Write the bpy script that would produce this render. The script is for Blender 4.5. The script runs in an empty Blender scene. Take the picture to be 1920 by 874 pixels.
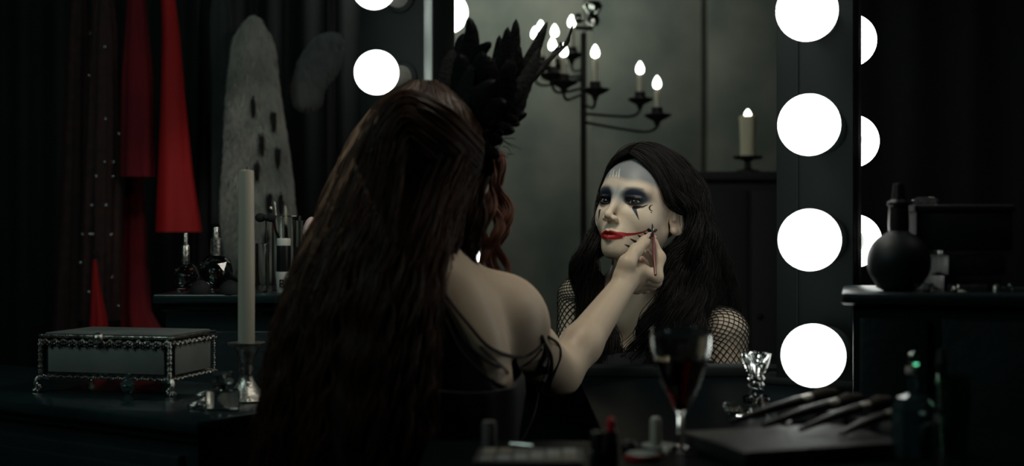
import bpy, bmesh, math, random
import numpy as np
from mathutils import Vector, Matrix, Euler
C = bpy.context.scene
COL = C.collection
RNG = np.random.default_rng(7)
random.seed(7)
PI = math.pi
# ------------------------------------------------------------------ camera
CAMZ = 1.0
F = 2400.0
cam = bpy.data.objects.new('camera', bpy.data.cameras.new('camera'))
COL.objects.link(cam)
cam.location = (0, 0, CAMZ)
cam.rotation_euler = (PI/2, 0, 0)
cam.data.lens = 45.0
cam.data.sensor_width = 36.0
cam.data.clip_start = 0.05
cam.data.dof.use_dof = True
cam.data.dof.focus_distance = 2.27
cam.data.dof.aperture_fstop = 2.3
C.camera = cam
# ------------------------------------------------------------------ view and world
C.view_settings.view_transform = 'Standard'
C.view_settings.look = 'None'
C.view_settings.exposure = 0.0
C.view_settings.gamma = 1.0
C.view_settings.use_curve_mapping = False
w = bpy.data.worlds.new('world'); C.world = w; w.use_nodes = True
w.node_tree.nodes['Background'].inputs[0].default_value = (0.5, 0.9, 0.85, 1)
w.node_tree.nodes['Background'].inputs[1].default_value = 0.02
C.cycles.max_bounces = 12
C.cycles.transparent_max_bounces = 12
C.cycles.sample_clamp_indirect = 4.0
C.cycles.caustics_reflective = False
C.cycles.caustics_refractive = False

# ------------------------------------------------------------------ unseen lamps added to help the visible bulbs (all above the frame)
def lamp(name, typ, loc, target, energy, color, size=0.3, spot=None, sy=None):
    l = bpy.data.lights.new(name, typ); l.energy = energy; l.color = color
    if typ == 'AREA':
        l.size = size
        if sy: l.shape = 'RECTANGLE'; l.size_y = sy
    else:
        l.shadow_soft_size = size
    if spot: l.spot_size = math.radians(spot); l.spot_blend = 0.8
    o = bpy.data.objects.new(name, l); COL.objects.link(o)
    o.location = loc
    o.rotation_euler = (Vector(target) - Vector(loc)).to_track_quat('-Z', 'Y').to_euler()
    return o
lamp('face_key_fill', 'AREA', (0.10, 1.92, 1.66), (0.24, 2.30, 1.02), 3.1, (1.0, 0.94, 0.80), 0.30)  # unseen key light added to brighten the painted face
lamp('arm_side_fill', 'AREA', (1.0, 1.75, 1.72), (-0.05, 1.90, 0.90), 0.35, (1.0, 0.95, 0.80), 0.30)  # weak unseen fill added for the near woman's arm and back
lamp('hair_rim_fill', 'SPOT', (-0.95, 2.75, 1.62), (-0.27, 1.76, 1.06), 9.0, (1.0, 0.72, 0.45), 0.08, 19)  # added warm rim for the left edge of the auburn hair
lamp('red_gown_fill', 'SPOT', (-0.45, 2.3, 1.9), (-0.83, 3.27, 1.05), 8.0, (1.0, 0.9, 0.85), 0.06, 17)  # unseen spot added to brighten the lower part of the red gown
lamp('left_side_fill', 'AREA', (-1.5, 0.9, 2.3), (-0.7, 2.2, 0.80), 6.5, (0.75, 1.0, 0.93), 0.8)  # no ceiling fixture, a fill added for the chest and jewellery box
lamp('wall_fill', 'AREA', (-0.05, 4.05, 2.25), (0.02, 4.7, 1.75), 9.0, (0.95, 1.0, 0.90), 0.4)  # unseen area light added for the glow on the wall behind the candelabrum

# ------------------------------------------------------------------ helpers
def P(px, py, d):
    return np.array([(px-960.0)/F*d, d, CAMZ-(py-437.0)/F*d])

def mat(name, col=(.5,.5,.5), rough=.5, metal=0., emit=None, es=1., trans=0., ior=1.45, sss=0., coat=0., spec=.5,
        noise=None, nscale=20., bump=0., bscale=60., vcol=None, tint=None, alpha=1.):
    m = bpy.data.materials.new(name); m.use_nodes = True
    nt = m.node_tree; b = nt.nodes['Principled BSDF']
    I = b.inputs
    I['Base Color'].default_value = (*col, 1); I['Roughness'].default_value = rough; I['Metallic'].default_value = metal
    I['IOR'].default_value = ior; I['Transmission Weight'].default_value = trans
    I['Coat Weight'].default_value = coat; I['Specular IOR Level'].default_value = spec
    if sss: I['Subsurface Weight'].default_value = sss; I['Subsurface Radius'].default_value = (.012,.005,.003); I['Subsurface Scale'].default_value = .6
    if emit: I['Emission Color'].default_value = (*emit, 1); I['Emission Strength'].default_value = es
    def noi(sc, det=6):
        tc = nt.nodes.new('ShaderNodeTexCoord'); n = nt.nodes.new('ShaderNodeTexNoise')
        n.inputs['Scale'].default_value = sc; n.inputs['Detail'].default_value = det
        nt.links.new(tc.outputs['Object'], n.inputs['Vector']); return n
    if noise:
        n = noi(nscale); r = nt.nodes.new('ShaderNodeValToRGB')
        r.color_ramp.elements[0].color = (*col, 1); r.color_ramp.elements[1].color = (*noise, 1)
        r.color_ramp.elements[0].position = .35; r.color_ramp.elements[1].position = .68
        nt.links.new(n.outputs['Fac'], r.inputs['Fac']); nt.links.new(r.outputs['Color'], I['Base Color'])
    if vcol:
        a = nt.nodes.new('ShaderNodeAttribute'); a.attribute_name = vcol
        nt.links.new(a.outputs['Color'], I['Base Color'])
    if tint:   # two colours mixed by a per-strand random attribute
        a = nt.nodes.new('ShaderNodeAttribute'); a.attribute_name = 'tint'
        r = nt.nodes.new('ShaderNodeValToRGB')
        r.color_ramp.elements[0].color = (*tint[0], 1); r.color_ramp.elements[1].color = (*tint[1], 1)
        nt.links.new(a.outputs['Fac'], r.inputs['Fac']); nt.links.new(r.outputs['Color'], I['Base Color'])
    if bump:
        n = noi(bscale); bp = nt.nodes.new('ShaderNodeBump'); bp.inputs['Strength'].default_value = bump
        bp.inputs['Distance'].default_value = .004
        nt.links.new(n.outputs['Fac'], bp.inputs['Height']); nt.links.new(bp.outputs['Normal'], I['Normal'])
    return m

M = dict(
    plaster=mat('plaster', (.150,.155,.130), .9, noise=(.050,.066,.058), nscale=2.6, bump=.5, bscale=14),
    darkwall=mat('dark_plaster', (.030,.040,.037), .9, noise=(.018,.027,.026), nscale=2., bump=.4, bscale=12),
    floor=mat('floor_boards', (.03,.022,.016), .5, noise=(.015,.012,.01), nscale=4),
    black=mat('black_lacquer', (.003,.005,.006), .35, spec=.10, ior=1.16, bump=.1),
    blackmatte=mat('black_matte', (.007,.009,.010), .75),
    teal=mat('teal_black_paint', (.012,.026,.030), .28, noise=(.007,.016,.019), nscale=9, coat=.3, bump=.15),
    tealdark=mat('dark_teal_paint', (.010,.019,.022), .35, noise=(.006,.012,.014), nscale=7, bump=.2),
    postm=mat('vanity_post_paint', (.006,.010,.010), .7, noise=(.004,.007,.007), nscale=5, spec=.2),
    iron=mat('wrought_iron', (.012,.012,.012), .55, .6),
    silver=mat('silver', (.75,.73,.68), .32, 1., noise=(.30,.29,.27), nscale=60, bump=.4, bscale=200),
    chrome=mat('chrome', (.75,.75,.73), .10, 1.),
    trimm=mat('trim_metal', (.22,.24,.23), .5, .7),
    porcelain=mat('socket_porcelain', (.30,.31,.28), .35, .3, bump=.3, bscale=120),
    wax=mat('wax', (.50,.48,.40), .42, sss=.3),
    waxold=mat('old_wax', (.55,.52,.38), .5, sss=.3),
    glass=mat('clear_glass', (.93,.97,.95), .03, trans=1., ior=1.47),
    crystal=mat('cut_crystal', (.95,.98,.96), .02, trans=1., ior=1.56),
    greenglass=mat('green_glass', (.10,.55,.30), .06, trans=1., ior=1.5),
    blueglass=mat('blue_green_glass', (.20,.36,.38), .1, trans=.9, ior=1.5),
    darkglass=mat('dark_glass', (.006,.010,.013), .5, spec=.3),
    wine=mat('red_wine', (.045,.004,.004), .03, trans=.85, ior=1.34),
    perfume=mat('pale_perfume', (.45,.60,.57), .05, trans=.5, ior=1.34),
    boxpanel=mat('grey_mirror_panel', (.19,.21,.205), .45, .0, noise=(.13,.15,.145), nscale=10),
    white=mat('white_plastic', (.70,.70,.66), .4),
    blackplastic=mat('black_plastic', (.012,.012,.013), .3),
    red=mat('red_lipstick', (.55,.012,.02), .3),
    redsatin=mat('red_satin', (.36,.002,.003), .75, noise=(.28,.001,.003), nscale=5),
    redvelvet=mat('dark_red_velvet', (.16,.004,.010), .9, noise=(.10,.002,.008), nscale=6),
    brownlace=mat('brown_lace', (.040,.014,.012), .8, noise=(.014,.008,.008), nscale=50),
    greycloth=mat('grey_cloth', (.035,.045,.043), .9, noise=(.02,.028,.028), nscale=12),
    blackcloth=mat('black_cloth', (.006,.008,.009), .8, noise=(.010,.012,.013), nscale=30),
    fur=mat('white_fur', (.50,.50,.45), .9, noise=(.30,.31,.28), nscale=14),
    greyfur=mat('grey_fur', (.20,.21,.20), .9),
    furspot=mat('black_fur', (.010,.010,.010), .9),
    feather=mat('black_feather', (.0025,.0032,.004), .75, spec=.15, bump=.4, bscale=150),
    cord=mat('black_cord', (.008,.007,.007), .6),
    skin=mat('skin', (.5,.4,.3), .42, sss=.12, vcol='Col', spec=.35, bump=.06, bscale=300),
    eye=mat('eye', (.8,.8,.78), .08, vcol='Col', coat=.6),
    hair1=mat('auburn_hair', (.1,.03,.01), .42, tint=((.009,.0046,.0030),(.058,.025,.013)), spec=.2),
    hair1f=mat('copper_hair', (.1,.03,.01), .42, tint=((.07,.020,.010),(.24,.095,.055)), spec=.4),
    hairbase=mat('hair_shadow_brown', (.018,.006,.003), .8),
    hair2=mat('black_hair', (.01,.01,.01), .55, tint=((.0040,.0035,.0035),(.016,.013,.012)), spec=.25),
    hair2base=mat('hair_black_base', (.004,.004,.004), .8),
    nail=mat('nail', (.50,.30,.26), .25),
    pink=mat('pink_sponge', (.75,.55,.52), .8, bump=.3),
    brush=mat('brush_handle_red', (.10,.018,.015), .3, coat=.4),
    bristle=mat('bristle', (.03,.022,.018), .9),
    leather=mat('dark_leather', (.014,.016,.016), .5, bump=.5, bscale=90),
    bulb=mat('lit_bulb', (.9,.9,.9), .3, emit=(.96,1.0,.95), es=4.0, spec=0.),
    flame=mat('flame', (.9,.9,.8), .5, emit=(.86,1.0,.84), es=7.0),
)

def link(me, name, m, parent=None, smooth=True):
    o = bpy.data.objects.new(name, me); COL.objects.link(o)
    if m is not None and not me.materials: me.materials.append(m)
    if smooth and len(me.polygons): me.polygons.foreach_set('use_smooth', [True]*len(me.polygons))
    if parent is not None:
        o.parent = parent; o.matrix_parent_inverse = parent.matrix_basis.inverted()
    return o

def tag(o, label, cat, group=None, kind=None):
    o['label'] = label; o['category'] = cat
    if group: o['group'] = group
    if kind: o['kind'] = kind
    return o

def thing(name, label, cat, loc, group=None, rz=0.):
    o = bpy.data.objects.new(name, None); COL.objects.link(o)
    o.location = [float(v) for v in loc]; o.rotation_euler = (0, 0, rz); o.empty_display_size = .02
    return tag(o, label, cat, group)

class MB:
    """collects shapes in world coordinates into one mesh"""
    def __init__(s): s.v = []; s.f = []; s.n = 0
    def add(s, v, f):
        v = np.asarray(v, float).reshape(-1, 3)
        s.v.append(v); s.f += [tuple(int(i)+s.n for i in q) for q in f]; s.n += len(v); return s
    def box(s, c, size, R=None, bev=0.):
        x, y, z = [k/2. for k in size]; c = np.asarray(c, float)
        if bev <= 0:
            v = np.array([[i, j, k] for i in (-x, x) for j in (-y, y) for k in (-z, z)])
            f = [(0,1,3,2),(4,6,7,5),(0,4,5,1),(2,3,7,6),(0,2,6,4),(1,5,7,3)]
        else:
            bm = bmesh.new(); bmesh.ops.create_cube(bm, size=1.)
            for q in bm.verts: q.co = Vector((q.co.x*2*x, q.co.y*2*y, q.co.z*2*z))
            bmesh.ops.bevel(bm, geom=bm.edges[:], offset=bev, segments=2, affect='EDGES', profile=.5)
            v = np.array([q.co[:] for q in bm.verts]); bm.verts.ensure_lookup_table()
            f = [tuple(q.index for q in p.verts) for p in bm.faces]; bm.free()
        if R is not None: v = v @ np.array(R).T
        return s.add(v+c, f)
    def lathe(s, c, prof, n=32, axis=None, wob=None):
        """prof: list of (radius, height) up the axis"""
        c = np.asarray(c, float); R = np.eye(3)
        if axis is not None:
            R = np.array(Vector((0,0,1)).rotation_difference(Vector(axis)).to_matrix())
        a = np.linspace(0, 2*PI, n, endpoint=False); k = len(prof); v = []
        for r, h in prof:
            rr = r*(1+(wob(a, h) if wob else 0*a))
            v.append(np.stack([rr*np.cos(a), rr*np.sin(a), np.full(n, h)], 1))
        v = np.concatenate(v) @ R.T + c; f = []
        for i in range(k-1):
            for j in range(n):
                j2 = (j+1) % n; f.append((i*n+j, i*n+j2, (i+1)*n+j2, (i+1)*n+j))
        if prof[0][0] > 1e-6: f.append(tuple(range(n-1, -1, -1)))
        if prof[-1][0] > 1e-6: f.append(tuple((k-1)*n+j for j in range(n)))
        return s.add(v, f)
    def tube(s, pts, r, n=8, flat=1., caps=True):
        pts = np.asarray(pts, float); k = len(pts); r = np.broadcast_to(np.asarray(r, float), (k,))
        t = np.gradient(pts, axis=0); t /= np.linalg.norm(t, axis=1)[:, None]+1e-12
        up = np.array([.13,.21,.97]) if abs(t[0][2]) < .9 else np.array([.97,.1,.2])
        a = np.linspace(0, 2*PI, n, endpoint=False); v = []
        u = np.cross(t[0], up); u /= np.linalg.norm(u)
        for i in range(k):
            u = u - t[i]*np.dot(u, t[i]); u /= np.linalg.norm(u)+1e-12; b = np.cross(t[i], u)
            v.append(pts[i]+r[i]*(np.cos(a)[:, None]*u+flat*np.sin(a)[:, None]*b))
        f = [(i*n+j, i*n+(j+1) % n, (i+1)*n+(j+1) % n, (i+1)*n+j) for i in range(k-1) for j in range(n)]
        if caps: f += [tuple(range(n-1, -1, -1)), tuple((k-1)*n+j for j in range(n))]
        return s.add(np.concatenate(v), f)
    def sphere(s, c, r, n=20, sc=(1,1,1), R=None):
        bm = bmesh.new(); bmesh.ops.create_uvsphere(bm, u_segments=n, v_segments=max(6, n//2), radius=1.)
        v = np.array([q.co[:] for q in bm.verts])*np.array(sc)*r
        f = [tuple(q.index for q in p.verts) for p in bm.faces]; bm.free()
        if R is not None: v = v @ np.array(R).T
        return s.add(v+np.asarray(c, float), f)
    def ico(s, c, r, sub=1, sc=(1,1,1), R=None, jit=0.):
        bm = bmesh.new(); bmesh.ops.create_icosphere(bm, subdivisions=sub, radius=1.)
        v = np.array([q.co[:] for q in bm.verts]); v = v*(1+jit*(RNG.random((len(v), 1))-.5))*np.array(sc)*r
        f = [tuple(q.index for q in p.verts) for p in bm.faces]; bm.free()
        if R is not None: v = v @ np.array(R).T
        return s.add(v+np.asarray(c, float), f)
    def build(s, name, m, parent=None, smooth=True, edge=True):
        me = bpy.data.meshes.new(name); V = np.concatenate(s.v)
        me.from_pydata(V.tolist(), [], s.f)
        o = link(me, name, m, parent, smooth)
        if smooth and edge:
            try: me.set_sharp_from_angle(angle=math.radians(42))
            except Exception: pass
        if parent is None:   # origin at the base of the thing
            c = (V.min(0)+V.max(0))/2; c[2] = V[:, 2].min()
            me.transform(Matrix.Translation(Vector([-float(x) for x in c]))); o.location = [float(x) for x in c]
        return o

def rotz(a): return np.array([[math.cos(a), -math.sin(a), 0], [math.sin(a), math.cos(a), 0], [0, 0, 1]])
def catmull(pts, m):
    """pts (...,K,3) -> (...,m,3)"""
    pts = np.asarray(pts, float); K = pts.shape[-2]
    e = np.concatenate([2*pts[..., :1, :]-pts[..., 1:2, :], pts, 2*pts[..., -1:, :]-pts[..., -2:-1, :]], -2)
    u = np.linspace(0, K-1-1e-6, m); i = u.astype(int); t = (u-i)[:, None]
    a, b, c, d = e[..., i, :], e[..., i+1, :], e[..., i+2, :], e[..., i+3, :]
    return .5*((2*b)+(-a+c)*t+(2*a-5*b+4*c-d)*t*t+(-a+3*b-3*c+d)*t**3)
def Pl(lst): return np.array([P(*q) for q in lst])

# ------------------------------------------------------------------ signed distance bodies
def ln(v): return np.sqrt((v*v).sum(-1))
def rc(p, a, b, r1, r2):
    a = np.asarray(a, float); b = np.asarray(b, float); ba = b-a; pa = p-a
    t = np.clip((pa@ba)/(ba@ba), 0, 1)
    return ln(pa-t[:, None]*ba)-(r1+(r2-r1)*t)
def sp(p, c, r): return ln(p-np.asarray(c, float))-r
def el(p, c, r, R=None):
    q = p-np.asarray(c, float)
    if R is not None: q = q@R
    r = np.asarray(r, float); k0 = ln(q/r); k1 = ln(q/(r*r))+1e-9
    return k0*(k0-1)/k1
def smin(a, b, k):
    h = np.maximum(k-np.abs(a-b), 0)/k
    return np.minimum(a, b)-h*h*k*.25
def smax(a, b, k): return -smin(-a, -b, k)

def surface_net(f, lo, hi, h, B=8):
    lo = np.asarray(lo, float); hi = np.asarray(hi, float); S = B*h
    nb = np.ceil((hi-lo)/S).astype(int)
    g = np.stack(np.meshgrid(*[np.arange(n) for n in nb], indexing='ij'), -1).reshape(-1, 3)
    cv = f(lo+(g+.5)*S); g = g[np.abs(cv) < S*1.35]
    o = np.arange(B+1); off = np.stack(np.meshgrid(o, o, o, indexing='ij'), -1).reshape(-1, 3)
    vals = np.empty((len(g), (B+1)**3), np.float32); CH = 900
    for i in range(0, len(g), CH):
        q = (g[i:i+CH, None, :]*B+off[None])*h+lo
        vals[i:i+CH] = f(q.reshape(-1, 3)).reshape(-1, (B+1)**3)
    V = vals.reshape(-1, B+1, B+1, B+1)
    cs = [(a, b, c) for a in (0, 1) for b in (0, 1) for c in (0, 1)]
    cor = np.stack([V[:, a:a+B, b:b+B, c:c+B] for a, b, c in cs], -1)
    neg = cor < 0; act = neg.any(-1) & ~neg.all(-1)
    bi, x, y, z = np.nonzero(act); cv = cor[bi, x, y, z]
    cell = g[bi]*B+np.stack([x, y, z], 1)
    acc = np.zeros((len(cell), 3)); cnt = np.zeros(len(cell)); cs = np.array(cs)
    for i in range(8):
        for j in range(i+1, 8):
            if abs(cs[i]-cs[j]).sum() != 1: continue
            m = (cv[:, i] < 0) != (cv[:, j] < 0)
            t = np.where(m, cv[:, i]/(cv[:, i]-cv[:, j]+1e-20), 0)[:, None]
            acc += np.where(m[:, None], cs[i]+t*(cs[j]-cs[i]), 0); cnt += m
    pos = lo+(cell+acc/cnt[:, None])*h
    N = nb*B+2; key = (cell[:, 0]*N[1]+cell[:, 1])*N[2]+cell[:, 2]
    od = np.argsort(key); ks = key[od]
    def look(c):
        k = (c[:, 0]*N[1]+c[:, 1])*N[2]+c[:, 2]; i = np.clip(np.searchsorted(ks, k), 0, len(ks)-1)
        return np.where(ks[i] == k, od[i], -1)
    F4 = []
    for ax, hi_i in ((0, 4), (1, 2), (2, 1)):
        m = (cv[:, 0] < 0) != (cv[:, hi_i] < 0); c = cell[m]; u = np.zeros(3, int); v = np.zeros(3, int)
        u[(ax+1) % 3] = 1; v[(ax+2) % 3] = 1
        q = np.stack([look(c), look(c-u), look(c-u-v), look(c-v)], 1)
        flip = cv[m][:, 0] > 0; q[flip] = q[flip][:, ::-1]
        F4.append(q[(q >= 0).all(1)])
    return pos, np.concatenate(F4)

def mesh_np(name, V, Q):
    me = bpy.data.meshes.new(name); n = Q.shape[1]
    me.vertices.add(len(V)); me.vertices.foreach_set('co', V.astype(np.float32).ravel())
    me.loops.add(Q.size); me.loops.foreach_set('vertex_index', Q.astype(np.int32).ravel())
    me.polygons.add(len(Q)); me.polygons.foreach_set('loop_start', np.arange(0, Q.size, n, dtype=np.int32))
    me.update(calc_edges=True); me.validate()
    return me
def smoothV(V, Q, it=2, w=.5):
    for _ in range(it):
        acc = np.zeros_like(V); cnt = np.zeros(len(V))
        for a, b in ((0, 1), (1, 2), (2, 3), (3, 0)):
            for s, d in ((a, b), (b, a)):
                for k in range(3): acc[:, k] += np.bincount(Q[:, d], V[Q[:, s], k], len(V))
                cnt += np.bincount(Q[:, d], minlength=len(V))
        V = V+w*(acc/np.maximum(cnt, 1)[:, None]-V)
    return V
def setcol(me, col):
    a = me.color_attributes.new('Col', 'FLOAT_COLOR', 'POINT')
    c = np.ones((len(me.vertices), 4), np.float32); c[:, :3] = col; a.data.foreach_set('color', c.ravel())
def hit(f, px, py, d0=1.5, d1=3.0):
    """first point of the body along the line of sight, used to lay cords and make-up on the skin"""
    dr = P(px, py, 1.)-np.array([0, 0, CAMZ]); L = np.linalg.norm(dr); dr = dr/L
    t = d0
    for _ in range(200):
        q = np.array([0, 0, CAMZ])+dr*t; d = f(q[None])[0]
        if d < .0003: break
        t += max(d*.7, .0003)
        if t > d1*1.2: break
    return q

def strand_mesh(name, paths, r, m, parent, taper=.35, seg=24, tints=None):
    """paths (n,K,3) -> one mesh of thin three sided tapering strands"""
    pt = catmull(paths, seg); n = len(pt)
    t = np.gradient(pt, axis=1); t /= np.linalg.norm(t, axis=2)[..., None]+1e-9
    up = np.array([.31, .93, .17]); u = np.cross(t, up); u /= np.linalg.norm(u, axis=2)[..., None]+1e-9
    b = np.cross(t, u); s = np.linspace(0, 1, seg)
    rr = np.broadcast_to(np.asarray(r, float).reshape(-1, 1), (n, 1))*(1-(1-taper)*s**2)[None]
    ph = RNG.random(n)*2*PI; V = np.empty((n, seg, 3, 3))
    for k in range(3):
        a = (ph+k*2*PI/3)[:, None, None]
        V[:, :, k] = pt+rr[..., None]*(np.cos(a)*u+np.sin(a)*b)
    idx = np.arange(n*seg*3).reshape(n, seg, 3)
    Q = np.concatenate([np.stack([idx[:, :-1, k], idx[:, :-1, (k+1) % 3], idx[:, 1:, (k+1) % 3], idx[:, 1:, k]], -1).reshape(-1, 4) for k in range(3)])
    me = mesh_np(name, V.reshape(-1, 3), Q)
    at = me.attributes.new('tint', 'FLOAT', 'POINT')
    tn = RNG.random(n) if tints is None else tints
    at.data.foreach_set('value', np.repeat(tn, seg*3).astype(np.float32))
    return link(me, name, m, parent)

def family(guides, n, jit=.004, wave=0., wl=.07, clump=.5, seg=24, lay=0., layv=(0, -1, 0), nclump=30, ends=.0):
    """n strand paths spread between ordered guide curves (G,K,3)"""
    g = catmull(np.asarray(guides), 16)                       # (G,16,3)
    if len(g) == 1: g = np.concatenate([g, g])
    gs = catmull(np.swapaxes(g, 0, 1), 100)                   # (16,100,3)
    s = RNG.random(n)
    cl = RNG.random(nclump); near = cl[np.argmin(np.abs(s[:, None]-cl[None]), 1)]
    cid = np.argmin(np.abs(s[:, None]-cl[None]), 1)
    k = np.linspace(0, 1, 16)[None]
    si = s[:, None]+(near-s)[:, None]*clump*k
    ii = si*98.999; i0 = ii.astype(int); fr = (ii-i0)[..., None]; rows = np.arange(16)[None]
    p = gs[rows, i0]*(1-fr)+gs[rows, i0+1]*fr
    p = p+RNG.normal(size=(n, 1, 3))*jit*(.3+k[..., None])
    L = RNG.random(n)[:, None, None]*lay; p = p+L*np.array(layv)
    if wave:
        ph = (cid*2.4+RNG.normal(size=n)*.35)[:, None]; cum = np.concatenate([np.zeros((n, 1)), np.cumsum(ln(np.diff(p, axis=1)), 1)], 1)
        amp = wave*np.clip(k*1.6, 0, 1)
        q = catmull(p, 44); cumq = np.interp(np.linspace(0, 1, 44), np.linspace(0, 1, 16), np.arange(16.))
        cq = np.stack([np.interp(cumq, np.arange(16.), c) for c in cum]); aq = np.interp(np.linspace(0, 1, 44), k[0], amp[0])[None]
        th = cq*2*PI/wl+ph
        q[..., 0] += aq*np.sin(th); q[..., 1] += aq*.7*np.cos(th); p = q
    if ends: # uneven lengths
        cut = 1-ends*RNG.random(n); K = p.shape[1]; u = cut[:, None]*np.linspace(0, K-1.001, K)[None]; i = u.astype(int); t = (u-i)[..., None]
        ar = np.arange(n)[:, None]; p = p[ar, i]*(1-t)+p[ar, i+1]*t
    return p
# ================================================================== STRUCTURE
def struct(mb, name, m, **k):
    o = mb.build(name, m, **k); o['kind'] = 'structure'; return o
struct(MB().box((0, 2., -.05), (5., 7., .1)), 'floor', M['floor'], smooth=False)
struct(MB().box((0, 2., 2.95), (5., 7., .1)), 'ceiling', M['darkwall'], smooth=False)
wb = struct(MB().box((0, 4.75, 1.45), (5., .1, 2.9)), 'wall_back', M['plaster'], smooth=False)
struct(MB().box((-2.45, 2., 1.45), (.1, 5.4, 2.9)), 'wall_left', M['darkwall'], smooth=False)
struct(MB().box((2.45, 2., 1.45), (.1, 5.4, 2.9)), 'wall_right', M['darkwall'], smooth=False)
struct(MB().box((0, -1.45, 1.45), (5., .1, 2.9)), 'wall_front', M['darkwall'], smooth=False)
# raised wall boards with shadow gaps
for i, (xa, xb) in enumerate([(-.45, .27), (.285, .70), (.715, 1.10), (1.115, 1.75)]):
    o = MB().box(((xa+xb)/2, 4.69, 1.45), (xb-xa-.01, .02, 2.88), bev=.004).build('wall_panel', M['plaster'])
    o.parent = wb; o.matrix_parent_inverse = wb.matrix_basis.inverted()
# dark curtain wall behind the clothes, plus one added to hide bright plaster right of the frame
def curtain(name, x0, x1, y, z0, z1, m, label, amp=.03, wl=.09):
    n = int((x1-x0)/.008); xs = np.linspace(x0, x1, n); v = []
    ph = np.cumsum(RNG.random(n)*.25)
    for z, k in ((z1, .6), ((z0+z1)/2, .9), (z0, 1.1)):
        yy = y+amp*k*np.sin(xs*2*PI/wl+ph)
        v.append(np.stack([xs, yy, np.full(n, z)], 1))
    for z, k in ((z0, 1.1), ((z0+z1)/2, .9), (z1, .6)):
        yy = y+.012+amp*k*np.sin(xs*2*PI/wl+ph)
        v.append(np.stack([xs, yy, np.full(n, z)], 1))
    f = [(i*n+j, ((i+1) % 6)*n+j, ((i+1) % 6)*n+j+1, i*n+j+1) for i in range(6) for j in range(n-1)]
    o = MB().add(np.concatenate(v), f).build(name, m, edge=False)
    return tag(o, label, 'curtain')
curtain('curtain', -2.2, -.42, 4.1, .02, 2.6, M['blackcloth'], 'black floor length curtain hanging behind the row of gowns', amp=.014, wl=.16)
curtain('curtain', 1.02, 2.3, 4.05, .02, 2.6, M['blackcloth'], 'added black curtain hiding the bright back wall right of the bulb frame', amp=.006, wl=.31)

# ================================================================== VANITY TABLE AND BULB FRAME
TZ = .75
t = thing('vanity_table', 'black lacquered vanity table under the wine glass and makeup palette', 'table', (.25, 1.85, 0))
tp = [(-.10, 1.115), (.90, 1.115), (.90, 1.595), (.44, 1.720), (.512, 2.03), (.62, 2.05), (.62, 2.212), (.114, 2.212), (.114, 1.54), (-.10, 1.54)]
MB().add([(x, y, z) for z in (TZ-.04, TZ) for x, y in tp], [tuple(range(9, -1, -1)), tuple(range(10, 20))]+[(i, (i+1) % 10, 10+(i+1) % 10, 10+i) for i in range(10)]).build('table_top', M['black'], t, smooth=False)
for x, y in ((-.06, 1.16), (.86, 1.16), (-.06, 1.50), (.86, 1.55), (.150, 2.17), (.58, 2.17)): MB().box((x, y, (TZ-.04)/2), (.06, .06, TZ-.04), bev=.006).build('leg', M['black'], t)
MB().box((.40, 1.16, TZ-.085), (.86, .03, .09), bev=.003).build('apron', M['black'], t)
MB().box((.365, 2.17, TZ-.085), (.38, .03, .09), bev=.003).build('apron', M['black'], t)
# ledge shelf behind the table top
ft = thing('dressing_counter', 'narrow black counter on the far side of the table, before the dark-haired woman', 'table', (.35, 2.27, 0))
MB().box((.355, 2.2475, .7585), (1.02, .065, .017), bev=.003).build('counter_top', M['postm'], ft)
MB().box((.355, 2.262, .375), (.98, .012, .748), bev=.002).build('front_panel', M['black'], ft)
for x in (-.12, .83): MB().box((x, 2.235, .375), (.04, .04, .75), bev=.004).build('leg', M['black'], ft)
tag(MB().box(P(1365, 697, 2.235)+np.array([0, 0, .0]), (.075, .03, .026), bev=.003).build('trinket_box', M['greycloth'], None),
    'small grey box on the counter beside the fishnet sleeve', 'box')

vn = np.array([-.42, -.9075, 0.])      # way the bulbs face
vt = np.array([.9075, -.42, 0.])
Rv = np.array([vt, -vn, [0, 0, 1]]).T  # local x across, y back, z up
fr = thing('vanity_mirror', 'dark standing bulb frame whose two posts carry the round bulbs', 'mirror frame', (.3, 2.2, 0))
def post(edge_px, d, width, th, zb):
    """edge: pixel of the front right corner"""
    e = P(edge_px, 437, d); e[2] = (zb+2.2)/2
    c = e-vt*width/2-vn*th/2
    MB().box(c, (width, th, 2.2-zb), R=Rv, bev=.003).build('post', M['postm'], fr)
    return e
eR = post(1600, 2.06, .125, .078, TZ)
eL = post(814, 2.80, .190, .100, 0.)
# bright metal bezel on the left post, dull line on the right one
MB().box(eL-vt*.012+vn*.004, (.022, .006, 2.1), R=Rv, bev=.002).build('bezel', M['trimm'], fr)
MB().box(eR-vt*.090+vn*.002, (.003, .003, 1.4), R=Rv).build('bead', M['postm'], fr)
MB().box(np.array([eR[0], eR[1], TZ+.006])-vt*.075-vn*.04, (.165, .10, .012), R=Rv, bev=.003).build('foot', M['postm'], fr)
MB().box(np.array([eL[0], eL[1], .02])-vt*.095-vn*.05, (.36, .24, .04), R=Rv, bev=.006).build('foot', M['postm'], fr)
a = eR-vt*.07; b = eL-vt*.08; a = a-vn*.02; b = b-vn*.02
MB().tube([[a[0], a[1], 2.12], [b[0], b[1], 2.12]], .025, 12).build('top_rail', M['postm'], fr)

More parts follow.
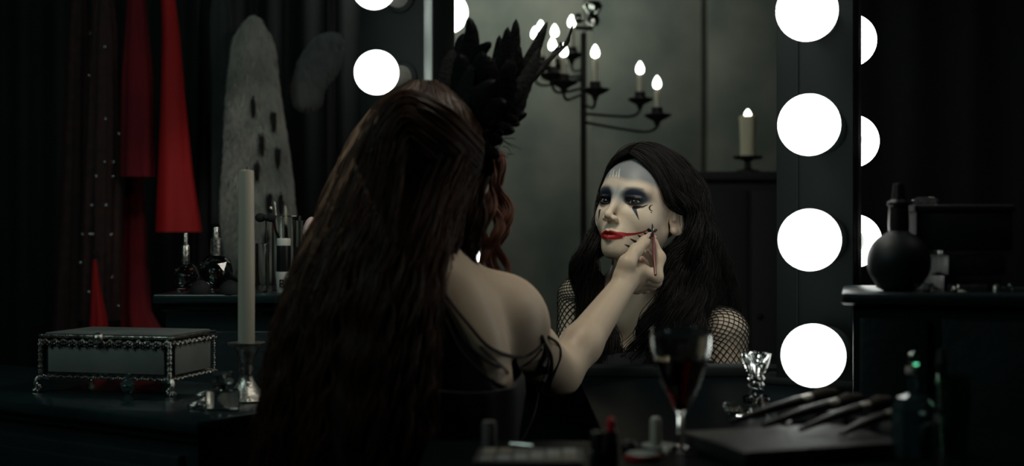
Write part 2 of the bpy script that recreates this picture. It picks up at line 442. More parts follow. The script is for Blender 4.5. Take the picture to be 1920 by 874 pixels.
def bulb(px, py, d, R, nrm, label, group, off=.1145, base=None):
    c = P(px, py, d); t = thing('light_bulb', label, 'light bulb', c, group)
    q = np.linspace(.24, PI, 22); prof = [(R*math.sin(x), -R*math.cos(x)) for x in q]
    prof[-1] = (0, R)
    prof = [(R*.24, -R*1.02)]+prof
    MB().lathe(c, prof, 40, axis=nrm).build('globe', M['bulb'], t)
    L = off-R*.86
    pr = []
    for i in range(9):
        h = -R*.86-L*i/8.; pr.append((R*(.50+.05*i/8)+(.0016 if i % 2 else 0), h))
    pr = pr[::-1]; pr = [(0, pr[0][1])]+pr+[(0, pr[-1][1])]
    MB().lathe(c, pr, 36, axis=nrm).build('socket', M['porcelain'], t)
    MB().lathe(c-np.array(nrm)*(off-.004), [(0, -.004), (R*.74, -.004), (R*.78, 0), (R*.72, .004), (R*.60, .006), (0, .006)], 36, axis=nrm).build('base_plate', M['postm'], t)
    return t
ordn = ['highest', 'second from the top', 'third from the top', 'lowest']
for i, (x, y) in enumerate([(1513, 20), (1517, 234), (1518, 450), (1525, 667)]):
    bulb(x, y, (1.99, 1.975, 1.965, 1.925)[i], .0477, vn, 'lit round bulb on the front of the right post, '+ordn[i], 'round bulbs on the front of the frame')
for i, (y, yy) in enumerate([(76, 0), (265, 0), (452, 0), (640, 0)][:3]):
    bulb(1593+i*4.5, y, 2.29-.01*i, .0475, -vn, 'lit round bulb peeking from behind the right post, '+['highest', 'middle', 'lowest'][i], 'round bulbs on the back of the frame', off=.155)
for i, (x, y) in enumerate([(701, -24), (706, 136), (708, 296)]):
    if i < 2: bulb(x, y, 2.73, .0478, vn, 'lit round bulb on the front of the left post, '+['cut off at the top', 'above the red hair'][i], 'round bulbs on the front of the frame', off=.1135)
for i, (x, y) in enumerate([(839, 24), (862, 487)]):
    bulb(x, y, 3.02, .049, -vn, ['lit round bulb half hidden behind the left post', 'lit round bulb glimpsed through the copper curls'][i], 'round bulbs on the back of the frame', off=.155)

# ================================================================== CANDELABRUM
cd = thing('floor_candelabrum', 'tall wrought iron floor candelabrum with spread arms behind the women', 'candelabrum', (P(1094, 437, 3.6)[0], 3.6, 0))
px0, D = 1094, 3.6
b0 = P(px0, 437, D)
MB().tube([[b0[0], D, .03], [b0[0], D, P(0, 62, D)[2]]], .0085, 12).build('pole', M['iron'], cd)
MB().lathe((b0[0], D, 0), [(.0, 0), (.17, 0), (.17, .012), (.05, .03), (.02, .06), (.012, .10), (0, .10)], 28).build('foot', M['iron'], cd)
finial = MB().lathe(P(1112, 50, D), [(0, 0), (.014, .002), (.020, .018), (.014, .034), (.022, .046), (.028, .058), (.020, .07), (0, .072)], 16).build('finial', M['chrome'], cd)
MB().lathe(P(1085, 45, D), [(0, 0), (.010, .004), (.016, .016), (.010, .028), (0, .03)], 16).build('finial', M['chrome'], cd)
MB().tube([P(1078, 52, D), P(1112, 54, D)], .006, 8).build('arm', M['iron'], cd)
cand = [ # flame px,y, base y, depth, arm height on the pole y, label
 (1003, 64, 128, 3.78, 150, 'leftmost, touching the bright glow on the wall'),
 (1014, 52, 118, 3.86, 140, 'behind the leftmost one'),
 (1040, 60, 122, 3.72, 145, 'high between the big feather and the twig feather'),
 (1036, 86, 138, 3.50, 165, 'below the high one, right of the big feather'),
 (1057, 98, 152, 3.42, 175, 'lowest of the cluster left of the pole'),
 (1072, 42, 100, 3.85, 130, 'topmost, crossed by the twig feather tip'),
 (1116, 100, 166, 3.45, 195, 'just right of the pole'),
 (1200, 130, 184, 3.66, 213, 'second from the right'),
 (1232, 158, 214, 3.50, 229, 'rightmost and lowest'),
]
def flame(mb, c, h, r): return mb.lathe(c, [(0, 0), (r*.78, h*.10), (r, h*.30), (r*.92, h*.52), (r*.6, h*.76), (r*.2, h*.94), (0, h)], 16)
for x, y, yb, d, ya, lb in cand:
    c = P(x, yb, d)
    aa = P(px0, ya, D); dn = c-np.array([0, 0, .034])
    mid = (aa+dn)/2-np.array([0, 0, .012]); near = dn*.86+aa*.14-np.array([0, 0, .016])
    MB().tube(catmull([aa, mid, near, dn, c-np.array([0, 0, .012])], 20), .0042, 8).build('arm', M['iron'], cd)
    mb = MB()
    mb.lathe(c-np.array([0, 0, .012]), [(0, -.022), (.006, -.02), (.010, -.008), (.030, .004), (.036, .010), (.034, .012), (.016, .008), (.015, .030), (.0125, .030), (.0125, .012), (0, .012)], 24,
             wob=lambda a, h: .12*np.cos(5*a)*(1. if .003 < h < .013 else 0))
    mb.build('drip_cup', M['iron'], cd)
    h = c[2]-P(x, y+11, d)[2]
    k = thing('candle', 'slim lit candle on the iron candelabrum, '+lb, 'candle', c, 'candles on the iron candelabrum')
    MB().lathe(c, [(0, 0), (.0085, 0), (.0082, -h*.96), (.0070, -h), (0, -h)], 16).build('wax', M['wax'], k)
    MB().tube([c+np.array([0, 0, -h]), c+np.array([0, 0, -h+.008])], .0008, 6).build('wick', M['blackmatte'], k)
    fl = flame(MB(), c+np.array([0, 0, -h+.003]), .037, .0115).build('flame', M['flame'], k)

# sideboard with the pillar candle
sb = thing('sideboard', 'dark sideboard against the back wall under the thick pillar candle', 'cabinet', (.66, 3.75, 0))
sx0, sx1 = P(1308, 0, 3.55)[0], P(1500, 0, 3.55)[0]
sz = P(0, 322, 3.55)[2]
MB().box(((sx0+sx1)/2, 3.75, sz-.012), (sx1-sx0, .44, .024), bev=.004).build('top', M['blackmatte'], sb)
MB().box(((sx0+sx1)/2, 3.76, (sz-.024)/2), (sx1-sx0-.03, .40, sz-.024), bev=.003).build('body', M['blackmatte'], sb)
for k in (0, 1):
    xc = sx0+.02+(sx1-sx0-.04)*(.25+.5*k)
    d = MB().box((xc, 3.552, sz-.45), ((sx1-sx0)/2-.03, .016, .80), bev=.003).build('door', M['blackmatte'], sb)
    MB().sphere((xc+(.09 if k == 0 else -.09), 3.54, sz-.4), .009, 10).build('knob', M['iron'], d)
c = P(1402, 320, 3.62); c[2] = sz
st = thing('candle_stand', 'small dark iron dish stand under the thick pillar candle', 'candle holder', c)
MB().lathe(c, [(0, 0), (.035, 0), (.034, .006), (.010, .012), (.008, .030), (.014, .036), (.040, .040), (.042, .047), (.036, .047), (.012, .043), (0, .043)], 24).build('dish', M['iron'], st)
cz = c+np.array([0, 0, .0435]); h = P(0, 218, 3.62)[2]-cz[2]
k = thing('pillar_candle', 'thick lit pillar candle with dripping rim on the dark sideboard', 'candle', cz)
MB().lathe(cz, [(0, 0), (.021, 0), (.021, h*.25), (.0215, h*.5), (.023, h*.8), (.024, h*.97), (.0225, h), (.019, h-.003), (.012, h-.009), (0, h-.010)], 28,
           wob=lambda a, hh: .05*np.sin(5*a+1)*(hh/h)).build('wax', M['waxold'], k)
MB().tube([cz+np.array([0, 0, h-.012]), cz+np.array([0, 0, h+.002])], .001, 6).build('wick', M['blackmatte'], k)
flame(MB(), cz+np.array([0, 0, h-.006]), .026, .010).build('flame', M['flame'], k)

# ================================================================== CLOTHES
rail = thing('clothes_rail', 'dark clothes rail carrying the gowns', 'clothes rail', (-1.0, 3.3, 0))
MB().tube([[-1.75, 3.3, 1.80], [-.45, 3.3, 1.80]], .014, 12).build('rail', M['iron'], rail)
for x in (-1.73, -.47):
    MB().tube([[x, 3.3, .02], [x, 3.3, 1.80]], .013, 12).build('upright', M['iron'], rail)
    MB().box((x, 3.3, .012), (.05, .46, .024), bev=.004).build('foot', M['iron'], rail)
def gown(rows, d, m, label, name='gown', cat='dress', folds=7, depth=.05, seed=0, group=None, sequin=False):
    """rows: (y_px, x_left, x_right) down the garment"""
    r = np.random.default_rng(seed); n = 96; a = np.linspace(0, 2*PI, n, endpoint=False); V = []
    rows = np.array(rows, float); K = 26; yy = np.linspace(rows[0, 0], rows[-1, 0], K)
    xl = np.interp(yy, rows[:, 0], rows[:, 1]); xr = np.interp(yy, rows[:, 0], rows[:, 2]); p1, p2 = r.random(2)*6
    for i in range(K):
        k = i/(K-1.); A = P(xl[i], yy[i], d); B = P(xr[i], yy[i], d); hw = (B[0]-A[0])/2; cx = (A[0]+B[0])/2
        fo = 1+(.04+.09*k)*np.sin(folds*a+p1+.8*k)+.03*k*np.sin((folds*2+1)*a+p2)+.02*np.sin(5*a+9*k+p2)
        dp = min(depth, hw*.8)
        V.append(np.stack([cx+hw*np.cos(a)*np.minimum(fo, 1.06), d+dp*np.sin(a)*fo, np.full(n, A[2])], 1))
    f = [(i*n+j, (i+1)*n+j, (i+1)*n+(j+1) % n, i*n+(j+1) % n) for i in range(K-1) for j in range(n)]
    f += [tuple(range(n)), tuple((K-1)*n+j for j in range(n-1, -1, -1))]
    g = thing(name, label, cat, P((xl[0]+xr[0])/2, yy[0], d), group)
    MB().add(np.concatenate(V), f).build('cloth', m, g)
    tx = (xl[0]+xr[0])/2; top = P(tx, yy[0], d)
    MB().tube(catmull([top-[min(.05, (xr[0]-xl[0])*.0008), 0, .008], top+[0, 0, .010], top+[min(.05, (xr[0]-xl[0])*.0008), 0, -.008]], 9), .006, 8).build('hanger', M['iron'], g)
    hz = np.array([top[0], d, 1.80])
    MB().tube(catmull([top+[0, 0, .012], [top[0], d-.006, (top[2]+1.80)/2], hz+[0, -.019, 0], hz+[0, 0, .021], hz+[0, .017, .002]], 16), .0022, 6).build('hook', M['iron'], g)
    if sequin:
        mb = MB()
        for q in range(22):
            k = int(r.integers(2, K-1)); j = int(r.integers(n//2+4, n-4)); c = V[k][j]
            mb.ico(c+[0, -.003, 0], .0026, 1, sc=(1, .4, 1))
        o = mb.build('sequins', M['chrome'], g); o['kind'] = 'stuff'
    return g
G = 'gowns hanging on the rail'
gown([(-70, 300, 318), (60, 304, 336), (180, 300, 345), (330, 295, 360), (435, 290, 376)], 3.27, M['redsatin'], 'bright red satin gown flaring out above the perfume bottles', seed=3, folds=3, group=G, depth=.05)
gown([(-70, 250, 262), (0, 240, 272), (150, 230, 286), (332, 228, 290)], 3.30, M['redvelvet'], 'short dark red velvet dress left of the bright red gown', seed=4, folds=6, group=G)
gown([(-70, 252, 262), (100, 240, 262), (340, 236, 268), (600, 228, 282), (640, 226, 330)], 3.42, M['redvelvet'], 'long dark red velvet gown reaching down behind the short one', seed=5, folds=6, group=G)
gown([(-70, 185, 205), (60, 170, 222), (300, 160, 228), (600, 150, 226)], 3.33, M['brownlace'], 'long brown lace gown with glinting sequins', seed=6, folds=9, group=G, sequin=True)
gown([(-70, 140, 160), (60, 128, 168), (300, 118, 172), (640, 100, 180)], 3.40, M['brownlace'], 'long plain brown lace gown at the left end of the row', seed=7, folds=7, group=G)
gown([(-70, 380, 394), (60, 372, 402), (260, 366, 410), (560, 360, 420)], 3.45, M['blackcloth'], 'black gown hanging just right of the bright red one', seed=8, folds=7, group=G)
gown([(480, 175, 180), (540, 172, 188), (600, 170, 200), (640, 168, 205)], 3.22, M['redsatin'], 'red satin scarf tip hanging below the brown lace gown', 'scarf', 'scarf', seed=9, folds=4, depth=.02)

def furpiece(name, label, rows, d, m, depth, n=9000, spots=None, L=.022, hang=True):
    rows = np.array(rows, float); K = 30; N = 40; a = np.linspace(0, 2*PI, N, endpoint=False)
    yy = np.linspace(rows[0, 0], rows[-1, 0], K); xl = np.interp(yy, rows[:, 0], rows[:, 1]); xr = np.interp(yy, rows[:, 0], rows[:, 2]); V = []
    for i in range(K):
        A = P(xl[i], yy[i], d); B = P(xr[i], yy[i], d); hw = (B[0]-A[0])/2; e = math.sin(PI*min(1, (i+.6)/3.5)/2)*math.sin(PI*min(1, (K-i-.4)/3.)/2)
        V.append(np.stack([(A[0]+B[0])/2+hw*e*np.cos(a)*(1+.03*np.sin(3*a+i*.5)), d+depth*e*np.sin(a)*(1+.04*np.sin(4*a+i*.3)), np.full(N, A[2])], 1))
    V = np.array(V); f = [(i*N+j, (i+1)*N+j, (i+1)*N+(j+1) % N, i*N+(j+1) % N) for i in range(K-1) for j in range(N)]
    f += [tuple(range(N)), tuple((K-1)*N+j for j in range(N-1, -1, -1))]
    g = thing(name, label, 'fur', P((xl[0]+xr[0])/2, yy[0], d))
    MB().add(V.reshape(-1, 3), f).build('pelt', m, g)
    i = RNG.integers(0, K-1, n); j = RNG.integers(0, N, n); u = RNG.random((n, 1)); w = RNG.random((n, 1))
    base = V[i, j]*(1-u)*(1-w)+V[i+1, j]*u*(1-w)+V[i, (j+1) % N]*(1-u)*w+V[i+1, (j+1) % N]*u*w
    an = a[j]+.08; nr = np.stack([np.cos(an), np.sin(an), np.full(n, -.9)], 1)+RNG.normal(size=(n, 3))*.3
    nr /= ln(nr)[:, None]; dn = np.array([0, 0, -.35])
    p = np.stack([base, base+nr*L*.5, base+nr*L*.7+dn*L*1.4], 1)
    o = strand_mesh('fur_hair', p, .0008, m, g, seg=4); o['kind'] = 'stuff'
    if spots:
        for (sx, sy) in spots:
            k = int(np.clip((sy-yy[0])/(yy[-1]-yy[0])*(K-1), 0, K-1)); cxx = (xl[k]+xr[k])/2; hw = (xr[k]-xl[k])/2
            s = np.clip((sx-cxx)/hw, -.95, .95); c = P(sx, sy, d-depth*math.sqrt(1-s*s)-.012)
            n2 = 40; q = c+RNG.normal(size=(n2, 3))*[.0028, .002, .006]
            p = np.stack([q, q+[0, -.006, -.012], q+[0, -.006, -.034]], 1)
            strand_mesh('black_tail', p, .0016, M['furspot'], g, seg=4)
    if hang:
        top = P((xl[0]+xr[0])/2, yy[0], d)
        MB().tube([top-[0, 0, .03], [top[0], 3.3 if d > 3.1 else d, 1.79]], .003, 6).build('hook', M['iron'], g)
    return g
furpiece('fur_stole', 'long white fur stole with black tail spots behind the taper candle', [(30, 462, 492), (60, 446, 502), (110, 440, 510), (200, 432, 522), (330, 424, 540), (420, 425, 552), (520, 430, 555)], 3.2, M['fur'], .05,
         spots=[(475, 190), (492, 262), (522, 285), (483, 310), (505, 370), (527, 372), (514, 218), (466, 350), (538, 430), (500, 440)], n=22000)
furpiece('fur_collar', 'small grey fur collar hanging right of the white stole', [(60, 600, 640), (110, 565, 632), (160, 552, 605), (195, 558, 590)], 3.3, M['greyfur'], .035, n=5000, hang=False)
MB().tube([P(620, 70, 3.3), [P(620, 0, 3.3)[0], 3.3, 1.80]], .003, 6).build('hook', M['iron'], bpy.data.objects['fur_collar'])
gown([(-70, 405, 420), (40, 392, 440), (160, 398, 430), (420, 396, 425)], 3.36, M['greycloth'], 'limp grey dress hanging left of the white fur stole', seed=12, folds=5, group=G)
# ================================================================== PEOPLE
def frame_of(F_, roll=0.):
    Fv = np.array(F_, float); Fv /= np.linalg.norm(Fv)
    X = np.cross(Fv, [0, 0, 1.]); X /= np.linalg.norm(X); U = np.cross(X, Fv)
    c, s = math.cos(roll), math.sin(roll); X, U = c*X+s*U, c*U-s*X
    return np.stack([X, Fv, U], 1)        # columns: local x, y (forward), z
def head_sdf(p, full=True):
    q = p.copy(); q[:, 0] = np.abs(q[:, 0])    # symmetric
    d = el(q, (0, -.020, .030), (.073, .092, .080))
    d = smin(d, el(q, (0, .030, .022), (.058, .055, .064)), .03)
    d = smin(d, el(q, (0, .026, -.032), (.049, .052, .060)), .03)
    d = smin(d, rc(q, (.048, .004, -.046), (.011, .058, -.086), .014, .012), .03)
    d = smin(d, rc(q, (0, .066, -.091), (.006, .065, -.091), .0130, .012), .020)
    d = smin(d, sp(q, (.039, .046, -.028), .020), .028)
    d = smin(d, el(q, (0, .062, -.064), (.026, .026, .026)), .018)
    d = smin(d, rc(q, (.008, .078, .014), (.042, .062, .019), .0085, .007), .014)
    d = smax(d, -el(q, (.031, .094, -.003), (.0185, .020, .0125)), .014)
    # lids and eye opening
    lid = sp(q, (.031, .0655, -.001), .0148)
    x = q[:, 0]-.031; zc = q[:, 2]+.002-.10*x
    alm = np.abs(zc-.0008)-np.clip(.0038*(1-(x/.0145)**2), -1, 1)
    lid = smax(lid, -np.maximum(alm, .0715-q[:, 1]), .0015)
    lid = np.minimum(lid, sp(q, (.031, .0650, -.001), .0125))
    d = smin(d, lid, .003)
    d = smin(d, rc(q, (.019, .0795, .0062), (.043, .071, .0055), .0022, .0018), .005)   # fold of the upper lid
    # nose
    d = smin(d, rc(q, (0, .0800, .006), (0, .0990, -.029), .0064, .0060), .013)
    d = smin(d, sp(q, (0, .1018, -.0330), .0068), .006)
    d = smin(d, el(q, (.0098, .0925, -.0380), (.0054, .0086, .0058)), .006)
    d = smax(d, -el(q, (.0060, .0985, -.0460), (.0034, .0048, .0034)), .0025)
    # mouth
    d = smin(d, rc(q, (.0035, .0900, -.0600), (.0225, .0785, -.0655), .0042, .0016), .0045)
    d = smin(d, rc(q, (0, .0885, -.0725), (.0205, .0785, -.0680), .0056, .0018), .0045)
    d = smax(d, -el(q, (0, .0945, -.0662), (.0175, .0065, .0014)), .0016)
    d = smax(d, -rc(q, (0, .0945, -.0525), (0, .0945, -.0565), .0022, .0026), .003)
    d = smax(d, -el(q, (0, .093, -.0835), (.014, .006, .0032)), .006)
    # ear
    ea = np.array([[.86, .50, 0], [-.50, .86, 0], [0, 0, 1.]]).T
    er = el(q, (.0760, -.012, -.010), (.0052, .0185, .0320), ea)
    er = smax(er, -el(q, (.0835, -.008, -.007), (.0075, .0115, .0210), ea), .002)
    er = smin(er, rc(q, (.077, -.004, .010), (.0845, -.020, .014), .0026, .0030), .004)
    er = smin(er, rc(q, (.0845, -.020, .014), (.0835, -.027, -.012), .0030, .0026), .004)
    er = smin(er, sp(q, (.0740, -.0060, -.0360), .0058), .006)
    er = smin(er, rc(q, (.0735, .0015, -.004), (.0745, .0010, -.016), .0035, .0040), .004)
    d = smin(d, er, .006)
    return d
def masked(p, d, fn, c, r, k):
    m = ln(p-c) < r
    if m.any(): d[m] = smin(d[m], fn(p[m]), k)
    return d
def limb(p, d, pts, rs, k):
    t = None
    for i in range(len(pts)-1):
        s = rc(p, pts[i], pts[i+1], rs[i], rs[i+1]); t = s if t is None else smin(t, s, .012)
    return smin(d, t, k) if d is not None else t
def finger(pts, rs):
    pts = np.array(pts, float)
    return pts, np.array(rs)

# ---------------------------------------------------------------- WOMAN 1 (red hair, back to us)
H1 = P(812, 318, 1.87); R1 = frame_of((.74, .67, .02), -.05)
SH1, EL1, WR1 = P(940, 602, 1.865), P(1046, 700, 2.06), P(1172, 530, 2.19)
HAND1 = [
 (Pl([(1174, 517, 2.19), (1203, 508, 2.215), (1232, 520, 2.215), (1238, 483, 2.232), (1225, 447, 2.243)]), (.012, .0105, .0088, .0078, .0056)),
 (Pl([(1176, 527, 2.20), (1204, 522, 2.235), (1230, 528, 2.245), (1230, 497, 2.254), (1212, 472, 2.256)]), (.012, .0105, .0086, .0076, .0058)),
 (Pl([(1176, 534, 2.21), (1200, 532, 2.25), (1222, 534, 2.268), (1222, 508, 2.275), (1203, 486, 2.268)]), (.012, .010, .0082, .0074, .0056)),
 (Pl([(1174, 538, 2.21), (1194, 540, 2.262), (1210, 541, 2.288), (1212, 520, 2.296), (1196, 502, 2.288)]), (.011, .009, .0072, .0064, .0050)),
 (Pl([(1166, 514, 2.185), (1176, 494, 2.185), (1192, 470, 2.205), (1208, 455, 2.225), (1219, 441, 2.238)]), (.014, .0135, .0098, .0088, .0058)),
]
LH = P(938, 716, 1.80)
FL1 = [ # fingertips of the other hand around the arm
 (Pl([(880, 705, 1.86), (905, 690, 1.815), (922, 682, 1.797), (934, 694, 1.795)]), (.010, .0085, .0080, .0062)),
 (Pl([(880, 720, 1.86), (908, 712, 1.812), (928, 716, 1.792), (944, 728, 1.795)]), (.010, .0085, .0078, .0060)),
 (Pl([(882, 734, 1.86), (905, 728, 1.815), (924, 733, 1.800), (944, 740, 1.800)]), (.010, .0082, .0075, .0058)),
 (Pl([(888, 742, 1.86), (905, 742, 1.822), (925, 749, 1.812), (955, 745, 1.815)]), (.009, .0078, .0070, .0054)),
]
FL1 = [(p_-np.array([[0, .004, 0], [0, .014, 0], [0, .020, 0], [0, .022, 0]]), r_) for p_, r_ in FL1]
def body1(p):
    d = rc(p, H1+R1@[0, -.035, -.06], P(802, 505, 1.845), .047, .050)
    c = P(775, 780, 1.80)
    d = smin(d, el(p, c+[0, 0, .02], (.150, .100, .235), rotz(-.45)), .05)
    d = smin(d, el(p, [c[0], c[1], .58], (.165, .13, .14)), .05)
    d = smin(d, rc(p, P(812, 535, 1.845), P(928, 592, 1.862), .038, .046), .06)
    d = smin(d, rc(p, P(800, 600, 1.835), P(915, 625, 1.862), .060, .046), .06)
    d = smin(d, sp(p, P(948, 602, 1.872), .047), .05)
    d = smin(d, rc(p, P(780, 525, 1.83), P(645, 600, 1.76), .040, .048), .05)
    d = limb(p, d, [SH1, (SH1+EL1)/2-[0, 0, .004], EL1], [.048, .043, .036], .05)
    d = limb(p, d, [EL1, EL1*.68+WR1*.32+[.002, 0, -.002], WR1], [.035, .0335, .0205], .018)
    # other arm, hidden under the hair, reaching across the waist
    ls = P(640, 610, 1.76); le = P(700, 860, 1.92); lw = P(868, 742, 1.885)
    d = limb(p, d, [ls, le], [.046, .036], .02); d = limb(p, d, [le, lw], [.035, .024], .02)
    d = masked(p, d, lambda q: head_sdf((q-H1)@R1), H1, .17, .03)
    def hand(q):
        e = None
        pl = smin(rc(q, P(1176, 522, 2.20), P(1203, 515, 2.225), .017, .015), rc(q, P(1176, 530, 2.215), P(1200, 530, 2.255), .016, .012), .012)
        for pts, rs in HAND1:
            e = limb(q, None, pts, rs, .006); pl = smin(pl, e, .0045 if rs[0] < .0125 else .008)
        return pl
    d = masked(p, d, hand, P(1200, 500, 2.22), .11, .012)
    def hand2(q):
        pl = el(q, P(880, 728, 1.865), (.022, .018, .028))
        for pts, rs in FL1: pl = smin(pl, limb(q, None, pts, rs, .005), .006)
        return pl
    d = masked(p, d, hand2, P(905, 722, 1.83), .10, .010)
    return d
V, Q = surface_net(body1, (-.34, 1.58, .46), (.33, 2.36, 1.24), .0022)
V = smoothV(V, Q, 1, .4)
w1 = thing('person', 'woman seen from behind with long auburn hair, black feather headdress and outstretched bare arm', 'person', (P(775, 0, 1.80)[0], 1.80, 0.0))
me = mesh_np('body', V, Q)
base = np.tile(np.array([.50, .40, .30]), (len(V), 1))
nz = np.sin(V[:, 0]*70+np.sin(V[:, 2]*60)*2)*np.sin(V[:, 1]*65); base *= (1+.03*nz)[:, None]
for tip in [h[0][-1] for h in HAND1]+[h[0][-1] for h in FL1]:
    k = np.exp(-(ln(V-tip)/.012)**2)[:, None]; base = base*(1-.5*k)+np.array([.60, .33, .27])*.5*k
setcol(me, base)
body1o = link(me, 'body', M['skin'], w1)
# nails
for n_, (pts, rs) in enumerate(HAND1):
    tdir = pts[-1]-pts[-2]; tdir /= np.linalg.norm(tdir); out = np.array([.55, -.80, .1]); out -= tdir*out.dot(tdir); out /= np.linalg.norm(out)
    R = np.stack([np.cross(tdir, out), tdir, out], 1)
    MB().sphere(pts[-1]+out*(rs[-1]-.0006), 1., 12, sc=(.0040, .0055, .0012), R=R).build('nail', M['nail'], w1)
# black gown, from the bust to the floor
Vg = []; N = 72; a = np.linspace(0, 2*PI, N, endpoint=False); gx = P(775, 0, 1.80)[0]
rows = [(.845, .158, .112, 0), (.82, .163, .115, 0), (.78, .164, .115, 0), (.74, .158, .112, 0), (.70, .152, .112, 0), (.60, .18, .155, 0), (.48, .19, .17, 0), (.30, .185, .17, 1), (.02, .19, .18, 1)]
Rg = rotz(-.45)
for z, rx, ry, fo in rows:
    k = 1+.06*fo*np.sin(9*a)+.012*np.sin(14*a+z*20)
    Vg.append((np.stack([rx*np.cos(a)*k, ry*np.sin(a)*k, (.055*np.cos(a-2.6) if z > .84 else .03*np.cos(a-2.6) if z > .81 else 0)+0*a], 1)@Rg.T)+[gx, 1.80, z])
Vg = np.array(Vg); f = [(i*N+j, (i+1)*N+j, (i+1)*N+(j+1) % N, i*N+(j+1) % N) for i in range(len(rows)-1) for j in range(N)]
f.append(tuple((len(rows)-1)*N+j for j in range(N-1, -1, -1)))
MB().add(Vg.reshape(-1, 3), f).build('gown', M['blackcloth'], w1)
# bodice back: follows the torso, its open edge runs from the nape down to the armpit
def torso1(p):
    c = P(775, 780, 1.80)
    d = rc(p, P(800, 520, 1.845), P(790, 560, 1.84), .045, .055)
    d = smin(d, el(p, c+[0, 0, .02], (.150, .100, .235), rotz(-.45)), .05)
    d = smin(d, rc(p, P(812, 535, 1.845), P(928, 592, 1.862), .038, .046), .06)
    d = smin(d, rc(p, P(800, 600, 1.835), P(915, 625, 1.862), .060, .046), .06)
    return d
O_ = np.array([0, 0, CAMZ]); pn = np.cross(P(826, 545, 1.8)-O_, P(912, 695, 1.8)-O_); pn /= np.linalg.norm(pn)
if (P(700, 700, 1.8)-O_)@pn < 0: pn = -pn
Vb, Qb = surface_net(lambda p: smax(torso1(p)-.0045, smax(-((p-O_)@pn), p[:, 2]-.94, .004), .004), (-.34, 1.62, .60), (.10, 2.0, .98), .0035)
link(mesh_np('bodice', smoothV(Vb, Qb, 1), Qb), 'bodice', M['blackcloth'], w1)
# straps
def strap(pix, r, off=.0035, name='strap', flat=1.):
    pts = [hit(body1, x, y)+np.array([0, -off, off*.3]) for x, y in pix]
    return MB().tube(catmull(pts, 40), r, 6).build(name, M['cord'], w1)
strap([(820, 528), (850, 575), (880, 612), (912, 648), (945, 665), (975, 670), (1000, 662), (1018, 645)], .0026)
strap([(822, 540), (846, 592), (872, 640), (905, 672), (935, 688), (965, 692), (992, 680), (1016, 655)], .0022)
strap([(835, 600), (862, 655), (895, 692), (920, 712), (950, 728)], .0022)
strap([(900, 650), (930, 678), (952, 700), (968, 722)], .0018)
strap([(1017, 640), (1026, 665), (1024, 700), (1012, 728), (1000, 744)], .0032)
strap([(1019, 640), (1024, 670), (1012, 700), (988, 722), (960, 735)], .0026)
strap([(1020, 642), (1033, 668), (1034, 700), (1028, 738)], .0026)
strap([(1028, 632), (1046, 646), (1051, 668), (1040, 698), (1030, 722)], .0021)
strap([(1016, 632), (1022, 655), (1016, 690), (1006, 720)], .0030)
# hanging cords from the knot behind the arm
MB().tube(catmull(Pl([(1010, 735, 1.99), (1002, 775, 1.96), (985, 815, 1.93), (960, 850, 1.90)]), 14), .0016, 6).build('loose_cord', M['cord'], w1)
# earring
ep = H1+R1@np.array([.083, -.008, -.050])
MB().lathe(P(862, 508, 1.80), [(0, -.010), (.003, -.008), (.0042, 0), (.003, .006), (0, .009)], 8).build('earring', M['chrome'], w1)
MB().tube(catmull([P(862, 502, 1.80), P(858, 470, 1.81), ep], 8), .0006, 5).build('earring_chain', M['chrome'], w1)

# hair of woman 1 : closed mantle from the crown down the back
rowsH = [ # y, left, right, centre depth, half depth
 (158, 770, 822, 1.86, .030), (176, 728, 862, 1.855, .062), (205, 697, 885, 1.85, .088), (240, 672, 905, 1.85, .100), (290, 645, 905, 1.845, .108),
 (350, 618, 880, 1.83, .112), (420, 590, 858, 1.80, .108), (500, 552, 838, 1.765, .098), (580, 526, 830, 1.735, .088), (660, 505, 826, 1.715, .082),
 (740, 493, 822, 1.70, .080), (810, 485, 818, 1.69, .078), (900, 478, 812, 1.685, .075), (1000, 476, 800, 1.68, .065)]
A = np.array(rowsH, float)
def mantle(sc, ang, yy):
    l = np.interp(yy, A[:, 0], A[:, 1]); r = np.interp(yy, A[:, 0], A[:, 2]); dc = np.interp(yy, A[:, 0], A[:, 3]); dt = np.interp(yy, A[:, 0], A[:, 4])
    cx = (l+r)/2; hw = (r-l)/2*sc; ca, sa = np.cos(ang), np.sin(ang)
    px = cx+hw*np.sign(ca)*np.abs(ca)**.9; d = dc-dt*sc*np.sign(sa)*np.abs(sa)**.9
    return np.stack([(px-960)/F*d, d, CAMZ-(yy-437)/F*d], -1)
N = 60; a = np.linspace(0, 2*PI, N, endpoint=False); yy = np.array([168, 185, 210, 240, 290, 350, 420, 500, 580, 660, 740, 820, 900, 985.])
Vh = np.array([mantle(.86, a, np.full(N, y)) for y in yy]); K = len(yy)
f = [(i*N+j, (i+1)*N+j, (i+1)*N+(j+1) % N, i*N+(j+1) % N) for i in range(K-1) for j in range(N)]
f += [tuple(range(N)), tuple((K-1)*N+j for j in range(N-1, -1, -1))]
hair1 = MB().add(Vh.reshape(-1, 3), f).build('hair', M['hairbase'], w1, edge=False)
